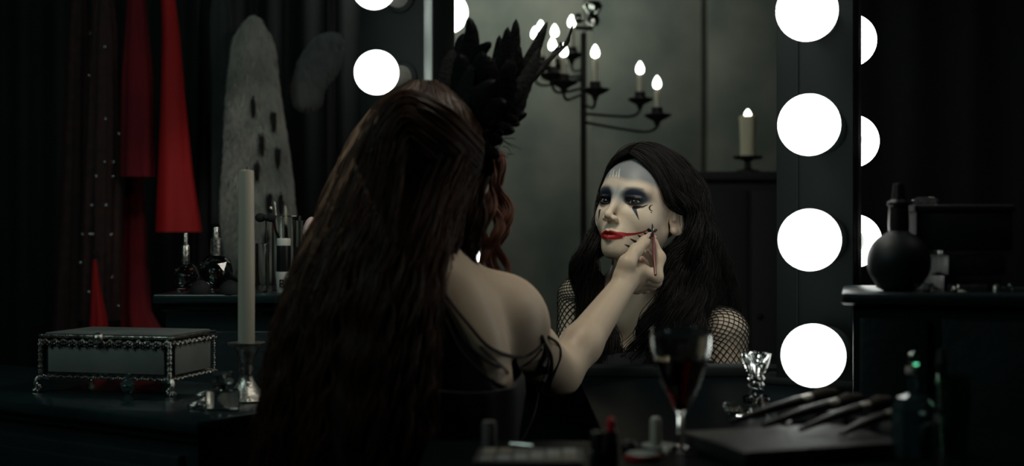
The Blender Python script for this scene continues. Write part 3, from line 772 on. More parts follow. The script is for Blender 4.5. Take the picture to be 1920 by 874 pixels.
def mantle_strands(n, y0s, y1, sc, jit, wave, wl, arange=(0, 2*PI)):
    ang = arange[0]+RNG.random(n)*(arange[1]-arange[0]); ncl = 70; cl = arange[0]+RNG.random(ncl)*(arange[1]-arange[0])
    ci = np.argmin(np.abs(ang[:, None]-cl[None]), 1); k = np.linspace(0, 1, 26)[None]
    an = ang[:, None]+(cl[ci]-ang)[:, None]*.62*k+.05*np.sin(k*5+cl[ci][:, None]*9)*k
    y0 = y0s[0]+RNG.random(n)*(y0s[1]-y0s[0]); y = y0[:, None]+(y1-y0[:, None]+RNG.normal(size=(n, 1))*10)*k**1.15
    s = sc[0]+RNG.random((n, 1))*(sc[1]-sc[0])+RNG.normal(size=(n, 1))*jit*k
    clump_s = (RNG.random(ncl)[ci]-.5)[:, None]*.07*k
    p = mantle(s+clump_s, an, y)
    ph = ci*1.9+RNG.normal(size=n)*.3
    th = y/wl*2*PI+ph[:, None]; p[..., 0] += wave*k*np.sin(th); p[..., 1] += wave*.7*k*np.cos(th)
    tn = np.clip(RNG.random(ncl)[ci]*.75+RNG.random(n)*.3-.02, 0, 1)
    return p, tn
p, tn = mantle_strands(5200, (150, 230), 990, (.90, 1.03), .012, .0055, 125.)
o = strand_mesh('hair_strands', p, .00105, M['hair1'], hair1, seg=34, tints=tn); o['kind'] = 'stuff'
# flyaways along the silhouette
p, tn = mantle_strands(420, (160, 300), 900, (1.0, 1.07), .03, .009, 90.)
o = strand_mesh('flyaway_hair', p, .00042, M['hair1'], hair1, seg=34, tints=np.full(len(p), 1.)); o['kind'] = 'stuff'
# swept back locks from the brow over the head to the half-up knot
G1 = [Pl([(908, 268, 1.80), (852, 212, 1.755), (795, 180, 1.745), (748, 176, 1.745), (704, 222, 1.735), (668, 300, 1.71)]),
      Pl([(905, 295, 1.80), (852, 240, 1.752), (795, 200, 1.735), (750, 192, 1.73), (712, 248, 1.72), (684, 340, 1.695)]),
      Pl([(898, 318, 1.80), (848, 272, 1.752), (798, 232, 1.730), (755, 214, 1.722), (722, 276, 1.71), (700, 370, 1.685)]),
      Pl([(882, 330, 1.79), (838, 295, 1.752), (795, 260, 1.728), (758, 242, 1.718), (734, 310, 1.705), (718, 410, 1.68)]),
      Pl([(866, 336, 1.78), (826, 312, 1.752), (792, 288, 1.728), (764, 276, 1.718), (748, 350, 1.70), (738, 460, 1.675)])]
p = family(G1, 1700, jit=.0018, wave=.002, wl=.09, clump=.75, nclump=34, lay=.010)
o = strand_mesh('swept_back_locks', p, .0008, M['hair1'], hair1, seg=28, tints=np.clip(RNG.random(len(p))*.9+.15, 0, 1)); o['kind'] = 'stuff'
# side hair below the ear
G2 = [Pl([(905, 310, 1.82), (880, 360, 1.80), (868, 420, 1.79), (850, 470, 1.78), (835, 505, 1.775)]),
      Pl([(880, 325, 1.80), (858, 380, 1.78), (842, 430, 1.765), (826, 500, 1.76), (818, 600, 1.74)]),
      Pl([(850, 330, 1.78), (832, 390, 1.75), (815, 450, 1.735), (802, 560, 1.70), (800, 700, 1.67)]),
      Pl([(820, 330, 1.75), (800, 400, 1.725), (785, 480, 1.70), (770, 620, 1.66), (768, 820, 1.64)])]
p = family(G2, 1500, jit=.0025, wave=.006, wl=.075, clump=.7, nclump=22, lay=.008)
o = strand_mesh('side_hair', p, .0009, M['hair1'], hair1, seg=34, tints=np.clip(RNG.random(len(p))*.9+.1, 0, 1)); o['kind'] = 'stuff'
G3 = [Pl([(925, 285, 1.85), (915, 335, 1.83), (908, 390, 1.82), (900, 440, 1.82), (892, 490, 1.82)]),
      Pl([(915, 290, 1.84), (895, 345, 1.82), (888, 400, 1.81), (882, 450, 1.81), (875, 500, 1.81)]),
      Pl([(900, 300, 1.83), (878, 352, 1.805), (868, 410, 1.80), (862, 460, 1.80), (855, 505, 1.80)])]
p = family(G3, 900, jit=.002, wave=.006, wl=.08, clump=.7, nclump=14, lay=.006)
o = strand_mesh('temple_hair', p, .0008, M['hair1'], hair1, seg=34, tints=np.clip(RNG.random(len(p))*.8+.2, 0, 1)); o['kind'] = 'stuff'
# copper front curls, each a wound lock
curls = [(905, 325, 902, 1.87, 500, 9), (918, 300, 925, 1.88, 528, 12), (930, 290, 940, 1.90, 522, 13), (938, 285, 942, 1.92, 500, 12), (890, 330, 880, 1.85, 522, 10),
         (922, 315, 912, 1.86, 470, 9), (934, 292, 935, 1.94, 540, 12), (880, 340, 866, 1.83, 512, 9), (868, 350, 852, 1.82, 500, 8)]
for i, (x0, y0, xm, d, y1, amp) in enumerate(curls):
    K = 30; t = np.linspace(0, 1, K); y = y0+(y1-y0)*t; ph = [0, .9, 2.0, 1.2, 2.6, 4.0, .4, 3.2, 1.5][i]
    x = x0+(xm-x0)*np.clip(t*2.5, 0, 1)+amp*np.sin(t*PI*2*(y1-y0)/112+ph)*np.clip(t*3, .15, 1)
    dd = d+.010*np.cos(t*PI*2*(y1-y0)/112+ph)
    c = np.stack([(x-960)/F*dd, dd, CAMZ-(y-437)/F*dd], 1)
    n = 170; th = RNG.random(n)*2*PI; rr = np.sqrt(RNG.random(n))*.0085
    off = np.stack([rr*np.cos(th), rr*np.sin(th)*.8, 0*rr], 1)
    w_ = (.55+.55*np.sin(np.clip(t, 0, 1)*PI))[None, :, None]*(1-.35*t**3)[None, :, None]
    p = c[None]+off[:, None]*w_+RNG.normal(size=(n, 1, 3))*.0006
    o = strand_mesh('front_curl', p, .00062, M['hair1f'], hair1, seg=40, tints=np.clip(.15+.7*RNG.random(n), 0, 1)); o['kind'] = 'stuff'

# ---------------------------------------------------------------- FEATHER HEADDRESS (its own thing, worn on the head)
hd = thing('feather_headdress', 'tall black feather headdress rising from the front of the auburn hair', 'headdress', P(890, 300, 1.86))
def feather(pix, width, name='feather', twist=0., serr=.12, m='feather', parent=hd, thin=1.):
    """pix: list of (x,y,depth) from quill to tip"""
    c = catmull(Pl(pix), 22); t = np.gradient(c, axis=0); t /= ln(t)[:, None]
    view = np.array([math.sin(twist), -math.cos(twist), 0.]); s = np.cross(t, view); s /= ln(s)[:, None]; nrm = np.cross(s, t)
    u = np.linspace(0, 1, 22); prof = np.clip(np.sin(PI*np.clip(u*.92+.06, 0, 1))**.55, 0, 1)*(1-.15*u); prof[-1] = .03
    wl = width*prof*(1+serr*(RNG.random(22)-.5)); wr = width*prof*(1+serr*(RNG.random(22)-.5)); V = []; TH = .0007
    for i in range(22):
        q = c[i]; V += [q-s[i]*wl[i]-nrm[i]*width*.16, q+nrm[i]*TH, q+s[i]*wr[i]-nrm[i]*width*.16, q-nrm[i]*TH*1.5]
    f = []
    for i in range(21):
        b = i*4
        for k in range(4): f.append((b+k, b+(k+1) % 4, b+4+(k+1) % 4, b+4+k))
    f += [(3, 2, 1, 0), (84, 85, 86, 87)]
    fo = MB().add(V, f).build(name, M[m], parent)
    MB().tube(c, np.linspace(.0013, .0004, 22)*thin, 5).build('quill', M[m], fo)
    return fo
FE = [ # (base, mid, tip, width)
 ([(868, 250, 1.85), (872, 140, 1.85), (884, 75, 1.85), (880, 32, 1.85)], .014), ([(862, 250, 1.86), (850, 170, 1.87), (858, 110, 1.88), (868, 62, 1.88)], .016),
 ([(850, 245, 1.84), (840, 180, 1.84), (842, 130, 1.85), (852, 92, 1.86)], .016), ([(878, 262, 1.84), (870, 190, 1.83), (868, 140, 1.83), (862, 100, 1.83)], .020),
 ([(880, 260, 1.85), (884, 170, 1.84), (896, 105, 1.84), (921, 80, 1.83)], .013), ([(884, 262, 1.84), (892, 190, 1.83), (900, 140, 1.82), (905, 95, 1.82)], .020),
 ([(895, 262, 1.86), (920, 170, 1.87), (934, 110, 1.88), (937, 66, 1.88)], .011), ([(898, 262, 1.86), (930, 160, 1.86), (946, 100, 1.86), (952, 50, 1.86)], .012),
 ([(902, 262, 1.86), (944, 165, 1.87), (962, 100, 1.88), (968, 35, 1.88)], .013), ([(906, 262, 1.87), (950, 180, 1.88), (968, 130, 1.88), (972, 82, 1.88)], .013),
 ([(910, 266, 1.87), (958, 180, 1.88), (995, 110, 1.89), (1027, 40, 1.90)], .012), ([(912, 268, 1.86), (955, 195, 1.86), (990, 140, 1.87), (1012, 90, 1.88)], .013),
 ([(914, 270, 1.88), (950, 210, 1.89), (975, 175, 1.90), (1000, 130, 1.91)], .016), ([(905, 268, 1.85), (925, 205, 1.84), (945, 160, 1.84), (955, 110, 1.84)], .022),
 ([(900, 268, 1.84), (905, 200, 1.83), (915, 150, 1.82), (918, 105, 1.82)], .022), ([(910, 272, 1.86), (945, 225, 1.87), (970, 195, 1.88), (985, 160, 1.89)], .016),
 ([(905, 268, 1.86), (935, 240, 1.86), (962, 222, 1.86), (988, 212, 1.86)], .012), ([(905, 262, 1.85), (930, 232, 1.845), (955, 225, 1.84), (975, 235, 1.84)], .012),
 ([(895, 255, 1.84), (925, 240, 1.835), (945, 242, 1.83), (966, 246, 1.83)], .012), ([(890, 258, 1.84), (910, 262, 1.835), (930, 262, 1.83), (943, 268, 1.83)], .012),
 ([(880, 262, 1.83), (900, 275, 1.825), (920, 285, 1.82), (938, 292, 1.82)], .013), ([(880, 250, 1.83), (900, 220, 1.815), (925, 205, 1.81), (950, 190, 1.81)], .020),
 ([(862, 245, 1.83), (880, 210, 1.815), (900, 180, 1.81), (930, 150, 1.81)], .020), ([(850, 235, 1.83), (856, 200, 1.82), (868, 165, 1.82), (885, 120, 1.82)], .018),
 ([(885, 280, 1.83), (900, 298, 1.825), (912, 312, 1.82), (920, 330, 1.82)], .015), ([(870, 262, 1.82), (885, 282, 1.81), (895, 300, 1.81), (900, 322, 1.81)], .014),
]
for pix, wd in FE: feather(pix, wd, twist=float(RNG.normal()*.25))
# thin twig-like stripped feather
fo = feather([(930, 240, 1.88), (985, 165, 1.90), (1035, 108, 1.92), (1060, 85, 1.93), (1077, 40, 1.93)], .0042, name='stripped_feather', serr=.8)
feather([(1030, 110, 1.92), (1040, 98, 1.93), (1052, 88, 1.93), (1050, 78, 1.93)], .0035, name='stripped_feather', serr=.8)
# downy tuft at the base and the band on the head
q = P(882, 242, 1.845)+RNG.normal(size=(900, 3))*[.018, .014, .018]
dirs = (q-P(885, 262, 1.87)); dirs /= ln(dirs)[:, None]; dirs += RNG.normal(size=dirs.shape)*.3
p = np.stack([q, q+dirs*.008, q+dirs*.016+RNG.normal(size=q.shape)*.003], 1)
o = strand_mesh('down_tuft', p, .0009, M['feather'], hd, seg=5); o['kind'] = 'stuff'
hb = [H1+R1@np.array([.086*math.cos(t), .030, .012+.100*math.sin(t)]) for t in np.linspace(0.05, PI-.05, 24)]
MB().tube(hb, .004, 8).build('head_band', M['feather'], hd)
MB().sphere(P(880, 258, 1.845), 1., 20, sc=(.032, .024, .038)).build('headdress_base', M['feather'], hd)

# ---------------------------------------------------------------- WOMAN 2 (painted face)
yaw, pit = math.radians(39), math.radians(13)
R2 = frame_of((-math.sin(yaw)*math.cos(pit), -math.cos(yaw)*math.cos(pit), math.sin(pit)), 0.0)
if R2[1, 0] > 0: R2[:, 0] *= -1     # local +x is the cheek turned to us
ra = math.radians(-2.5); rl = np.array([[math.cos(ra), 0, -math.sin(ra)], [0, 1, 0], [math.sin(ra), 0, math.cos(ra)]])
R2 = R2@rl
H2 = P(1186, 377, 2.29)-R2@np.array([.031, .078, -.001])
NB2 = P(1188, 570, 2.425)
def body2(p):
    d = rc(p, H2+R2@[0, -.010, -.06], NB2, .045, .052)
    d = smin(d, rc(p, P(1165, 570, 2.43), P(1096, 556, 2.45), .045, .036), .05)
    d = smin(d, rc(p, P(1245, 600, 2.43), P(1352, 622, 2.39), .045, .040), .05)
    d = smin(d, el(p, P(1222, 735, 2.46), (.150, .085, .21), rotz(-.12)), .06)
    d = smin(d, el(p, P(1222, 900, 2.47), (.165, .11, .16)), .06)
    for s in (-1, 1): d = smin(d, sp(p, P(1222+62*s, 720, 2.385), .058), .04)
    d = limb(p, d, [P(1082, 556, 2.45), P(1068, 715, 2.42)], [.034, .029], .03)
    d = limb(p, d, [P(1068, 715, 2.42), P(1085, 790, 2.36)], [.029, .024], .02)
    d = limb(p, d, [P(1360, 626, 2.38), P(1372, 760, 2.36)], [.040, .034], .03)
    d = limb(p, d, [P(1372, 760, 2.36), P(1330, 800, 2.33)], [.033, .025], .02)
    d = masked(p, d, lambda q: head_sdf((q-H2)@R2), H2, .19, .022)
    return d
V, Q = surface_net(body2, (.03, 2.16, .46), (.50, 2.62, 1.24), .0016)
V = smoothV(V, Q, 1, .35)
w2 = thing('person', 'dark-haired woman with painted face, crescent on her cheek and fishnet sleeves', 'person', (P(1222, 0, 2.46)[0], 2.46, 0.0))
me = mesh_np('body', V, Q)
L = (V-H2)@R2; col = np.tile(np.array([.54, .46, .36]), (len(V), 1))
# the face is refined onto its own surface so that the painted lines stay crisp
fm = (L[:, 1] > .002) & (np.abs(L[:, 0]) < .072) & (L[:, 2] > -.098) & (L[:, 2] < .092)
fq = fm[Q].all(1); QF = Q[fq]; n4 = 3; s_ = np.linspace(0, 1, n4+1); A4 = V[QF]
gu, gv = np.meshgrid(s_, s_, indexing='ij'); gu = gu.ravel()[None, :, None]; gv = gv.ravel()[None, :, None]
PV = A4[:, 0:1]*(1-gu)*(1-gv)+A4[:, 1:2]*gu*(1-gv)+A4[:, 2:3]*gu*gv+A4[:, 3:4]*(1-gu)*gv
PV = PV.reshape(-1, 3); kk = np.round(PV/1e-5).astype(np.int64); kk = kk[:, 0]*73856093 ^ kk[:, 1]*19349663 ^ kk[:, 2]*83492791
_, first, inv = np.unique(kk, return_index=True, return_inverse=True); PV = PV[first]; inv = inv.reshape(-1, n4+1, n4+1)
eps = .0004
for _ in range(2):
    d0 = body2(PV); gr = np.stack([body2(PV+np.eye(3)[i]*eps)-d0 for i in range(3)], 1)/eps; g2 = (gr*gr).sum(1)+1e-6
    PV = PV-gr*(np.clip(d0, -.0012, .0012)/g2)[:, None]
q4 = np.stack([inv[:, :-1, :-1], inv[:, 1:, :-1], inv[:, 1:, 1:], inv[:, :-1, 1:]], -1).reshape(-1, 4)
Q = np.concatenate([Q[~fq], q4+len(V)]); V = np.concatenate([V, PV]); us = np.unique(Q); rm = np.zeros(len(V), int); rm[us] = np.arange(len(us)); V = V[us]; Q = rm[Q]
me = mesh_np('body', V, Q)
L = (V-H2)@R2; col = np.tile(np.array([.54, .46, .36]), (len(V), 1))
isface = (ln(L) < .16) & (L[:, 1] > -.01) & (L[:, 2] > -.125)
ax = np.abs(L[:, 0])
def blend(c, k): 
    global col
    k = np.clip(k, 0, 1)[:, None]; col = col*(1-k)+np.array(c)*k
def G_(x, s): return np.exp(-(x/s)**2)
def sm(x, a, b):
    t = np.clip((x-a)/(b-a), 0, 1); return t*t*(3-2*t)
# white base paint on face
blend((.65, .54, .43), isface*sm(L[:, 1], .0, .045)*.9)
# cheeks and ears keep a warmer skin
blend((.50, .35, .27), isface*G_(ax-.078, .014)*sm(-L[:, 1], -.03, .0)*.7)
wob = .002*np.sin(L[:, 0]*120)+.10*L[:, 0]
fz = L[:, 2]+wob
# blue grey upper forehead, soft lower edge
blend((.130, .165, .20), isface*sm(fz, .032, .046)*sm(L[:, 1], .02, .04)*.85)
# white stripes of the brow crown
# bluish between brows and over bridge
blend((.20, .25, .28), isface*G_(L[:, 0], .020)*G_(L[:, 2]-.012, .014)*sm(L[:, 1], .04, .06)*.75)
blend((.30, .34, .34), isface*G_(ax-.012, .010)*G_(L[:, 2]-.006, .012)*sm(L[:, 1], .04, .06)*.7)
# dark eye patches
for s in (-1, 1):
    ex = (L[:, 0]*s-.034); ez = L[:, 2]-.006
    if s < 0: ex = ex*.8; ez = ez*.85
    r = np.sqrt((ex/.0255)**2+(np.where(ez > 0, ez/.0200, ez/.0150))**2)
    blend((.018, .026, .042), isface*(L[:, 1] > .02)*(1-sm(r, .62, 1.12)))
    r = np.sqrt(((L[:, 0]*s-.031)/.019)**2+((L[:, 2]+.001)/.0095)**2)
    blend((.006, .007, .010), isface*(L[:, 1] > .02)*(1-sm(r, .75, 1.05))*.95)
def paint(poly, wds, colr, soft=.0006, k=1.):
    """poly: points on the skin found along sight lines; wds: half widths"""
    pts = np.array([hit(body2, x, y) for x, y in poly]); best = np.full(len(V), 9.)
    for i in range(len(pts)-1):
        a_, b_ = pts[i], pts[i+1]; ba = b_-a_; t = np.clip((V-a_)@ba/(ba@ba+1e-12), 0, 1)
        best = np.minimum(best, ln(V-a_-t[:, None]*ba)-(wds[i]+(wds[i+1]-wds[i])*t))
    blend(colr, (1-sm(best, -soft, soft*1.5))*k)
BK = (.008, .009, .012)
for q in (((1143, 331), (1147, 320)), ((1149, 330), (1151, 318)), ((1155, 330), (1157, 321)), ((1160, 331), (1162, 316))):
    paint(q, (.0016, .0004), (.62, .62, .56), k=.9)
paint([(1189, 390), (1193, 400), (1198, 412)], (.0040, .0020, .0003), (.012, .018, .035))
paint([(1191, 389), (1205, 388), (1215, 384)], (.0034, .0018, .0004), BK)
paint([(1124, 395), (1123, 404), (1122, 412)], (.0030, .0018, .0004), (.012, .018, .035))
# crescent and dot on the cheek
cr = [(1224, 384.5), (1221, 385), (1218.6, 387), (1217.6, 390), (1218.6, 393), (1221, 395), (1224, 395.5)]
paint(cr, (.0004, .0008, .0013, .0015, .0013, .0009, .0004), BK, soft=.0005); paint([(1221, 398), (1222, 399)], (.0010, .0008), BK, soft=.0005)
# lips
up = (ax < .025)
lipz = -.0662+.0*ax
RED = (.30, .014, .016)
wu = .0070*np.sqrt(np.clip(1-(ax/.026)**2, 0, 1))*(1-.18*G_(ax, .0035)); wl_ = .0095*np.sqrt(np.clip(1-(ax/.0245)**2, 0, 1))
dz = L[:, 2]-(-.0664+.0*ax)
k = np.where(dz > 0, 1-sm(dz, wu*.85, wu*1.1+.0008), 1-sm(-dz, wl_*.85, wl_*1.1+.0008))*(ax < .0262)
blend(RED, isface*(L[:, 1] > .05)*k)
blend((.10, .006, .008), isface*(L[:, 1] > .05)*G_(dz, .0012)*(ax < .022)*.9)
# drawn smile up the cheek, both corners
paint([(1160, 438), (1176, 440), (1190, 439), (1204, 436), (1217, 430)], (.0034, .0028, .0020, .0015, .0010), RED)
paint([(1128, 441), (1126, 438), (1124, 434)], (.0016, .0013, .0010), RED)
# black stitches below the smile
for a_, b_ in (((1172, 459), (1190, 467)), ((1182, 448), (1198, 457)), ((1196, 441), (1209, 450)), ((1207, 436), (1216, 443))):
    m_ = ((a_[0]*.45+b_[0]*.55), (a_[1]*.45+b_[1]*.55))
    paint([a_, m_, b_], (.0007, .0024, .0010), BK)
paint([(1216, 431), (1222, 437), (1226, 433), (1232, 431)], (.0028, .0040, .0030, .0012), BK)
paint([(1222, 440), (1216, 446)], (.0030, .0022), BK)
# faint nostril and brow colour
blend((.012, .016, .024), isface*G_(L[:, 2]-.021-.05*(ax-.03), .0030)*sm(ax, .012, .02)*(1-sm(ax, .044, .050))*(L[:, 1] > .03)*.5)
setcol(me, col)
link(me, 'body', M['skin'], w2)
# eyes
for s in (-1, 1):
    c = H2+R2@np.array([.031*s, .0650, -.001]); bm = bmesh.new(); bmesh.ops.create_uvsphere(bm, u_segments=40, v_segments=28, radius=.0129)
    v = np.array([q.co[:] for q in bm.verts]); ff = [tuple(q.index for q in p_.verts) for p_ in bm.faces]; bm.free()
    gz = P(700, 330, 1.6)-c; gz /= np.linalg.norm(gz)
    o = MB().add(v+c, ff).build('eyeball', M['eye'], w2, edge=False)
    u = v@gz/.0129; ang = np.arccos(np.clip(u, -1, 1)); cc = np.tile(np.array([.34, .33, .31]), (len(v), 1))
    cc[ang < .55] = (.03, .024, .02); cc[ang < .22] = (.004, .004, .004); setcol(o.data, cc)
# lashes
for s in (-1, 1):
    n = 26; x = np.linspace(-.013, .0145, n); z = -.001+.0050*np.sqrt(np.clip(1-(x/.0152)**2, 0, 1))+.1*x
    b_ = np.stack([s*(.031+x), .065+np.sqrt(np.clip(.0150**2-x**2-(z+.001)**2, 0, 1)), z], 1)
    p = np.stack([b_, b_+np.stack([s*x*.12, np.full(n, .0045), np.full(n, .0012)], 1), b_+np.stack([s*x*.3, np.full(n, .0065), np.full(n, .0048)], 1)], 1)
    o = strand_mesh('eyelashes', p@R2.T+H2, .00045, M['hair2base'], w2, seg=5, taper=.1); o['kind'] = 'stuff'
# fishnet sleeves and top: real mesh of cords around the arms
def fishnet(name, pts, rads, n=9, turns=None, r=.0009, m='cord', arc=None):
    pts = catmull(pts, 60); rads = np.interp(np.linspace(0, 1, 60), np.linspace(0, 1, len(rads)), rads)
    t = np.gradient(pts, axis=0); t /= ln(t)[:, None]; u0 = np.array([.1, 1., 0]); mb = MB()
    U = u0-t*(t@u0)[:, None]; U /= ln(U)[:, None]; W = np.cross(t, U); s = np.linspace(0, 1, 60)
    Ltot = ln(np.diff(pts, axis=0)).sum(); turns = turns or Ltot/(2*PI*rads.mean())*.95
    for k in range(n):
        for sg in (-1, 1):
            a = sg*2*PI*turns*s+2*PI*k/n
            q = pts+(rads+.0012)[:, None]*(np.cos(a)[:, None]*U+np.sin(a)[:, None]*W)
            q = catmull(q, 90)
            for _ in range(3):
                d0 = body2(q); gr = np.stack([body2(q+np.eye(3)[i]*.001)-d0 for i in range(3)], 1)/.001
                q = q+gr/(ln(gr)[:, None]+1e-6)*np.clip(.0011-d0, -.006, .02)[:, None]
            mb.tube(q, r, 3, caps=False)
    o = mb.build(name, M[m], w2, edge=False); return o
fishnet('fishnet_sleeve', [P(1112, 528, 2.44), P(1090, 530, 2.44), P(1078, 565, 2.45), P(1075, 640, 2.435), P(1068, 715, 2.42), P(1085, 785, 2.365)], [.020, .032, .036, .0335, .031, .026], n=19)
fishnet('fishnet_sleeve', [P(1325, 598, 2.40), P(1350, 604, 2.385), P(1364, 640, 2.378), P(1369, 700, 2.368), P(1372, 762, 2.36), P(1335, 798, 2.33)], [.030, .040, .0425, .040, .037, .028], n=21)
# black bodice
Vg = []; N = 64; a = np.linspace(0, 2*PI, N, endpoint=False); cx = P(1222, 0, 2.46)[0]
rows = [(.765, .158, .135), (.745, .166, .145), (.70, .166, .135), (.64, .158, .110), (.58, .165, .125), (.50, .19, .16), (.40, .21, .20), (.20, .24, .24), (.02, .27, .28)]
for i, (z, rx, ry) in enumerate(rows):
    k = 1+(.05*np.sin(9*a) if i > 5 else 0*a); zz = z+(.022*np.cos(2*(a+PI/2)) if i == 0 else 0*a)
    Vg.append((np.stack([rx*np.cos(a)*k, ry*np.sin(a)*k, 0*a], 1)@rotz(-.12).T)+np.stack([np.full(N, cx), np.full(N, 2.45), zz], 1))
Vg = np.array(Vg); f = [(i*N+j, (i+1)*N+j, (i+1)*N+(j+1) % N, i*N+(j+1) % N) for i in range(len(rows)-1) for j in range(N)]
f.append(tuple((len(rows)-1)*N+j for j in range(N-1, -1, -1)))
MB().add(Vg.reshape(-1, 3), f).build('gown', M['blackcloth'], w2)
# hair of woman 2
def hp(x, y, z): return H2+R2@np.array([x, y, z])   # point in head space
def guide(local, world): return np.array([hp(*q) for q in local]+[P(*q) for q in world])
# cap under the strands
bm = bmesh.new(); bmesh.ops.create_uvsphere(bm, u_segments=48, v_segments=32, radius=1.)
v = np.array([q.co[:] for q in bm.verts]); ff = [tuple(q.index for q in p_.verts) for p_ in bm.faces]; bm.free()
vv = v*np.array([.077, .097, .087])+np.array([0, -.024, .033])
front = (vv[:, 1] > -.006) & (vv[:, 2] < .105-.35*np.abs(vv[:, 0])); vv[front] = vv[front]*np.array([.80, .66, .82])
low = vv[:, 2] < -.02; vv[low, 0] *= .72
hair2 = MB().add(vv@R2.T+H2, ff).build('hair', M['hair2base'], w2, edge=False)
# right curtain (cheek side): roots along the parting, over the side of the head, down behind the ear
def side_guides(s, yroots, ends):
    G = []
    for (yr, zr), e in zip(yroots, ends):
        G.append(guide([(s*.006, yr, zr)]+[(s*a_, b_, c_) for a_, b_, c_ in e[0]], e[1]))
    return G
Gn = [ # near side, front edge to back
 guide([(.002, .072, .090), (.027, .068, .078), (.053, .055, .050), (.0715, .034, .020), (.082, .004, .006), (.088, -.026, .002)], [(1296, 440, 2.31), (1300, 520, 2.33), (1290, 610, 2.33), (1275, 700, 2.34)]),
 guide([(.002, .055, .106), (.034, .048, .096), (.066, .030, .064), (.082, .010, .036), (.088, -.016, .020), (.090, -.040, .000)], [(1314, 450, 2.34), (1316, 540, 2.35), (1304, 640, 2.34), (1300, 730, 2.34)]),
 guide([(.002, .030, .119), (.042, .022, .106), (.074, .002, .074), (.086, -.014, .050), (.090, -.032, .028), (.092, -.055, .000)], [(1332, 460, 2.37), (1338, 540, 2.41), (1332, 640, 2.43), (1322, 740, 2.42)]),
 guide([(.002, -.005, .126), (.046, -.012, .108), (.078, -.034, .074), (.086, -.048, .050), (.090, -.062, .026), (.092, -.078, -.02)], [(1342, 470, 2.43), (1362, 560, 2.46), (1360, 650, 2.46), (1345, 750, 2.45)]),
 guide([(.002, -.045, .120), (.044, -.055, .100), (.066, -.075, .070), (.074, -.090, .040), (.080, -.100, .005), (.078, -.105, -.05)], [(1348, 500, 2.49), (1378, 580, 2.50), (1382, 660, 2.50), (1370, 760, 2.48)]),
]
p = family(Gn, 4600, jit=.0045, wave=.012, wl=.13, clump=.55, nclump=34, lay=.010, layv=(.2, -1, 0), ends=.10)
o = strand_mesh('near_side_hair', p, .00062, M['hair2'], hair2, seg=32); o['kind'] = 'stuff'
Gn2 = [ # behind the jaw, over the collar bone
 guide([(.074, -.026, .030), (.080, -.034, .000), (.074, -.034, -.045)], [(1250, 480, 2.345), (1250, 540, 2.34), (1240, 610, 2.33), (1232, 690, 2.34)]),
 guide([(.080, -.036, .030), (.086, -.044, .000), (.084, -.044, -.045)], [(1275, 490, 2.34), (1280, 560, 2.33), (1270, 640, 2.32), (1255, 730, 2.33)]),
 guide([(.082, -.050, .030), (.088, -.060, .000), (.090, -.064, -.045)], [(1302, 500, 2.35), (1308, 580, 2.33), (1300, 660, 2.31), (1288, 740, 2.32)]),
]
p = family(Gn2, 2400, jit=.005, wave=.013, wl=.11, clump=.5, nclump=24, lay=.012, layv=(0, -1, 0), ends=.12)
o = strand_mesh('shoulder_hair', p, .00065, M['hair2'], hair2, seg=30); o['kind'] = 'stuff'
Gf = [ # far side
 guide([(.000, .072, .090), (-.024, .068, .080), (-.050, .050, .054), (-.067, .034, .018), (-.070, .026, -.030)], [(1112, 470, 2.35), (1118, 540, 2.37), (1128, 600, 2.36), (1150, 690, 2.35)]),
 guide([(.000, .058, .106), (-.034, .050, .094), (-.064, .032, .062), (-.080, .012, .020), (-.084, .006, -.030)], [(1100, 470, 2.37), (1098, 540, 2.38), (1112, 610, 2.37), (1130, 700, 2.36)]),
 guide([(.000, .030, .119), (-.042, .022, .106), (-.074, .002, .070), (-.090, -.022, .020), (-.094, -.030, -.040)], [(1088, 480, 2.42), (1082, 540, 2.43), (1100, 620, 2.39), (1110, 700, 2.38)]),
 guide([(.000, -.01, .124), (-.044, -.016, .108), (-.076, -.036, .070), (-.090, -.060, .016), (-.092, -.070, -.050)], [(1090, 500, 2.47), (1095, 570, 2.48), (1110, 640, 2.48), (1120, 720, 2.48)]),
]
p = family(Gf, 2400, jit=.004, wave=.007, wl=.11, clump=.55, nclump=24, lay=.010, layv=(-.2, -1, 0), ends=.12)
o = strand_mesh('far_side_hair', p, .00065, M['hair2'], hair2, seg=32); o['kind'] = 'stuff'
# locks over the chest
Gc = [guide([], [(1252, 500, 2.36), (1235, 560, 2.345), (1200, 615, 2.34), (1180, 660, 2.345), (1175, 715, 2.35)]),
      guide([], [(1262, 510, 2.34), (1250, 570, 2.325), (1225, 620, 2.32), (1222, 670, 2.33), (1230, 720, 2.33)]),
      guide([], [(1272, 510, 2.34), (1275, 580, 2.32), (1262, 640, 2.31), (1255, 690, 2.32), (1268, 730, 2.32)])]
p = family(Gc, 700, jit=.006, wave=.010, wl=.10, clump=.5, nclump=14, lay=.012, ends=.12)
o = strand_mesh('chest_hair_locks', p, .0010, M['hair2'], hair2, seg=28); o['kind'] = 'stuff'
Gd = [guide([], [(1122, 510, 2.40), (1112, 560, 2.39), (1120, 610, 2.375), (1132, 660, 2.37), (1142, 715, 2.36)]),
      guide([], [(1130, 520, 2.40), (1124, 565, 2.385), (1145, 620, 2.365), (1162, 670, 2.355), (1175, 715, 2.35)])]
p = family(Gd, 420, jit=.005, wave=.008, wl=.10, clump=.5, nclump=10, lay=.010, ends=.12)
o = strand_mesh('chest_hair_locks', p, .0010, M['hair2'], hair2, seg=28); o['kind'] = 'stuff'

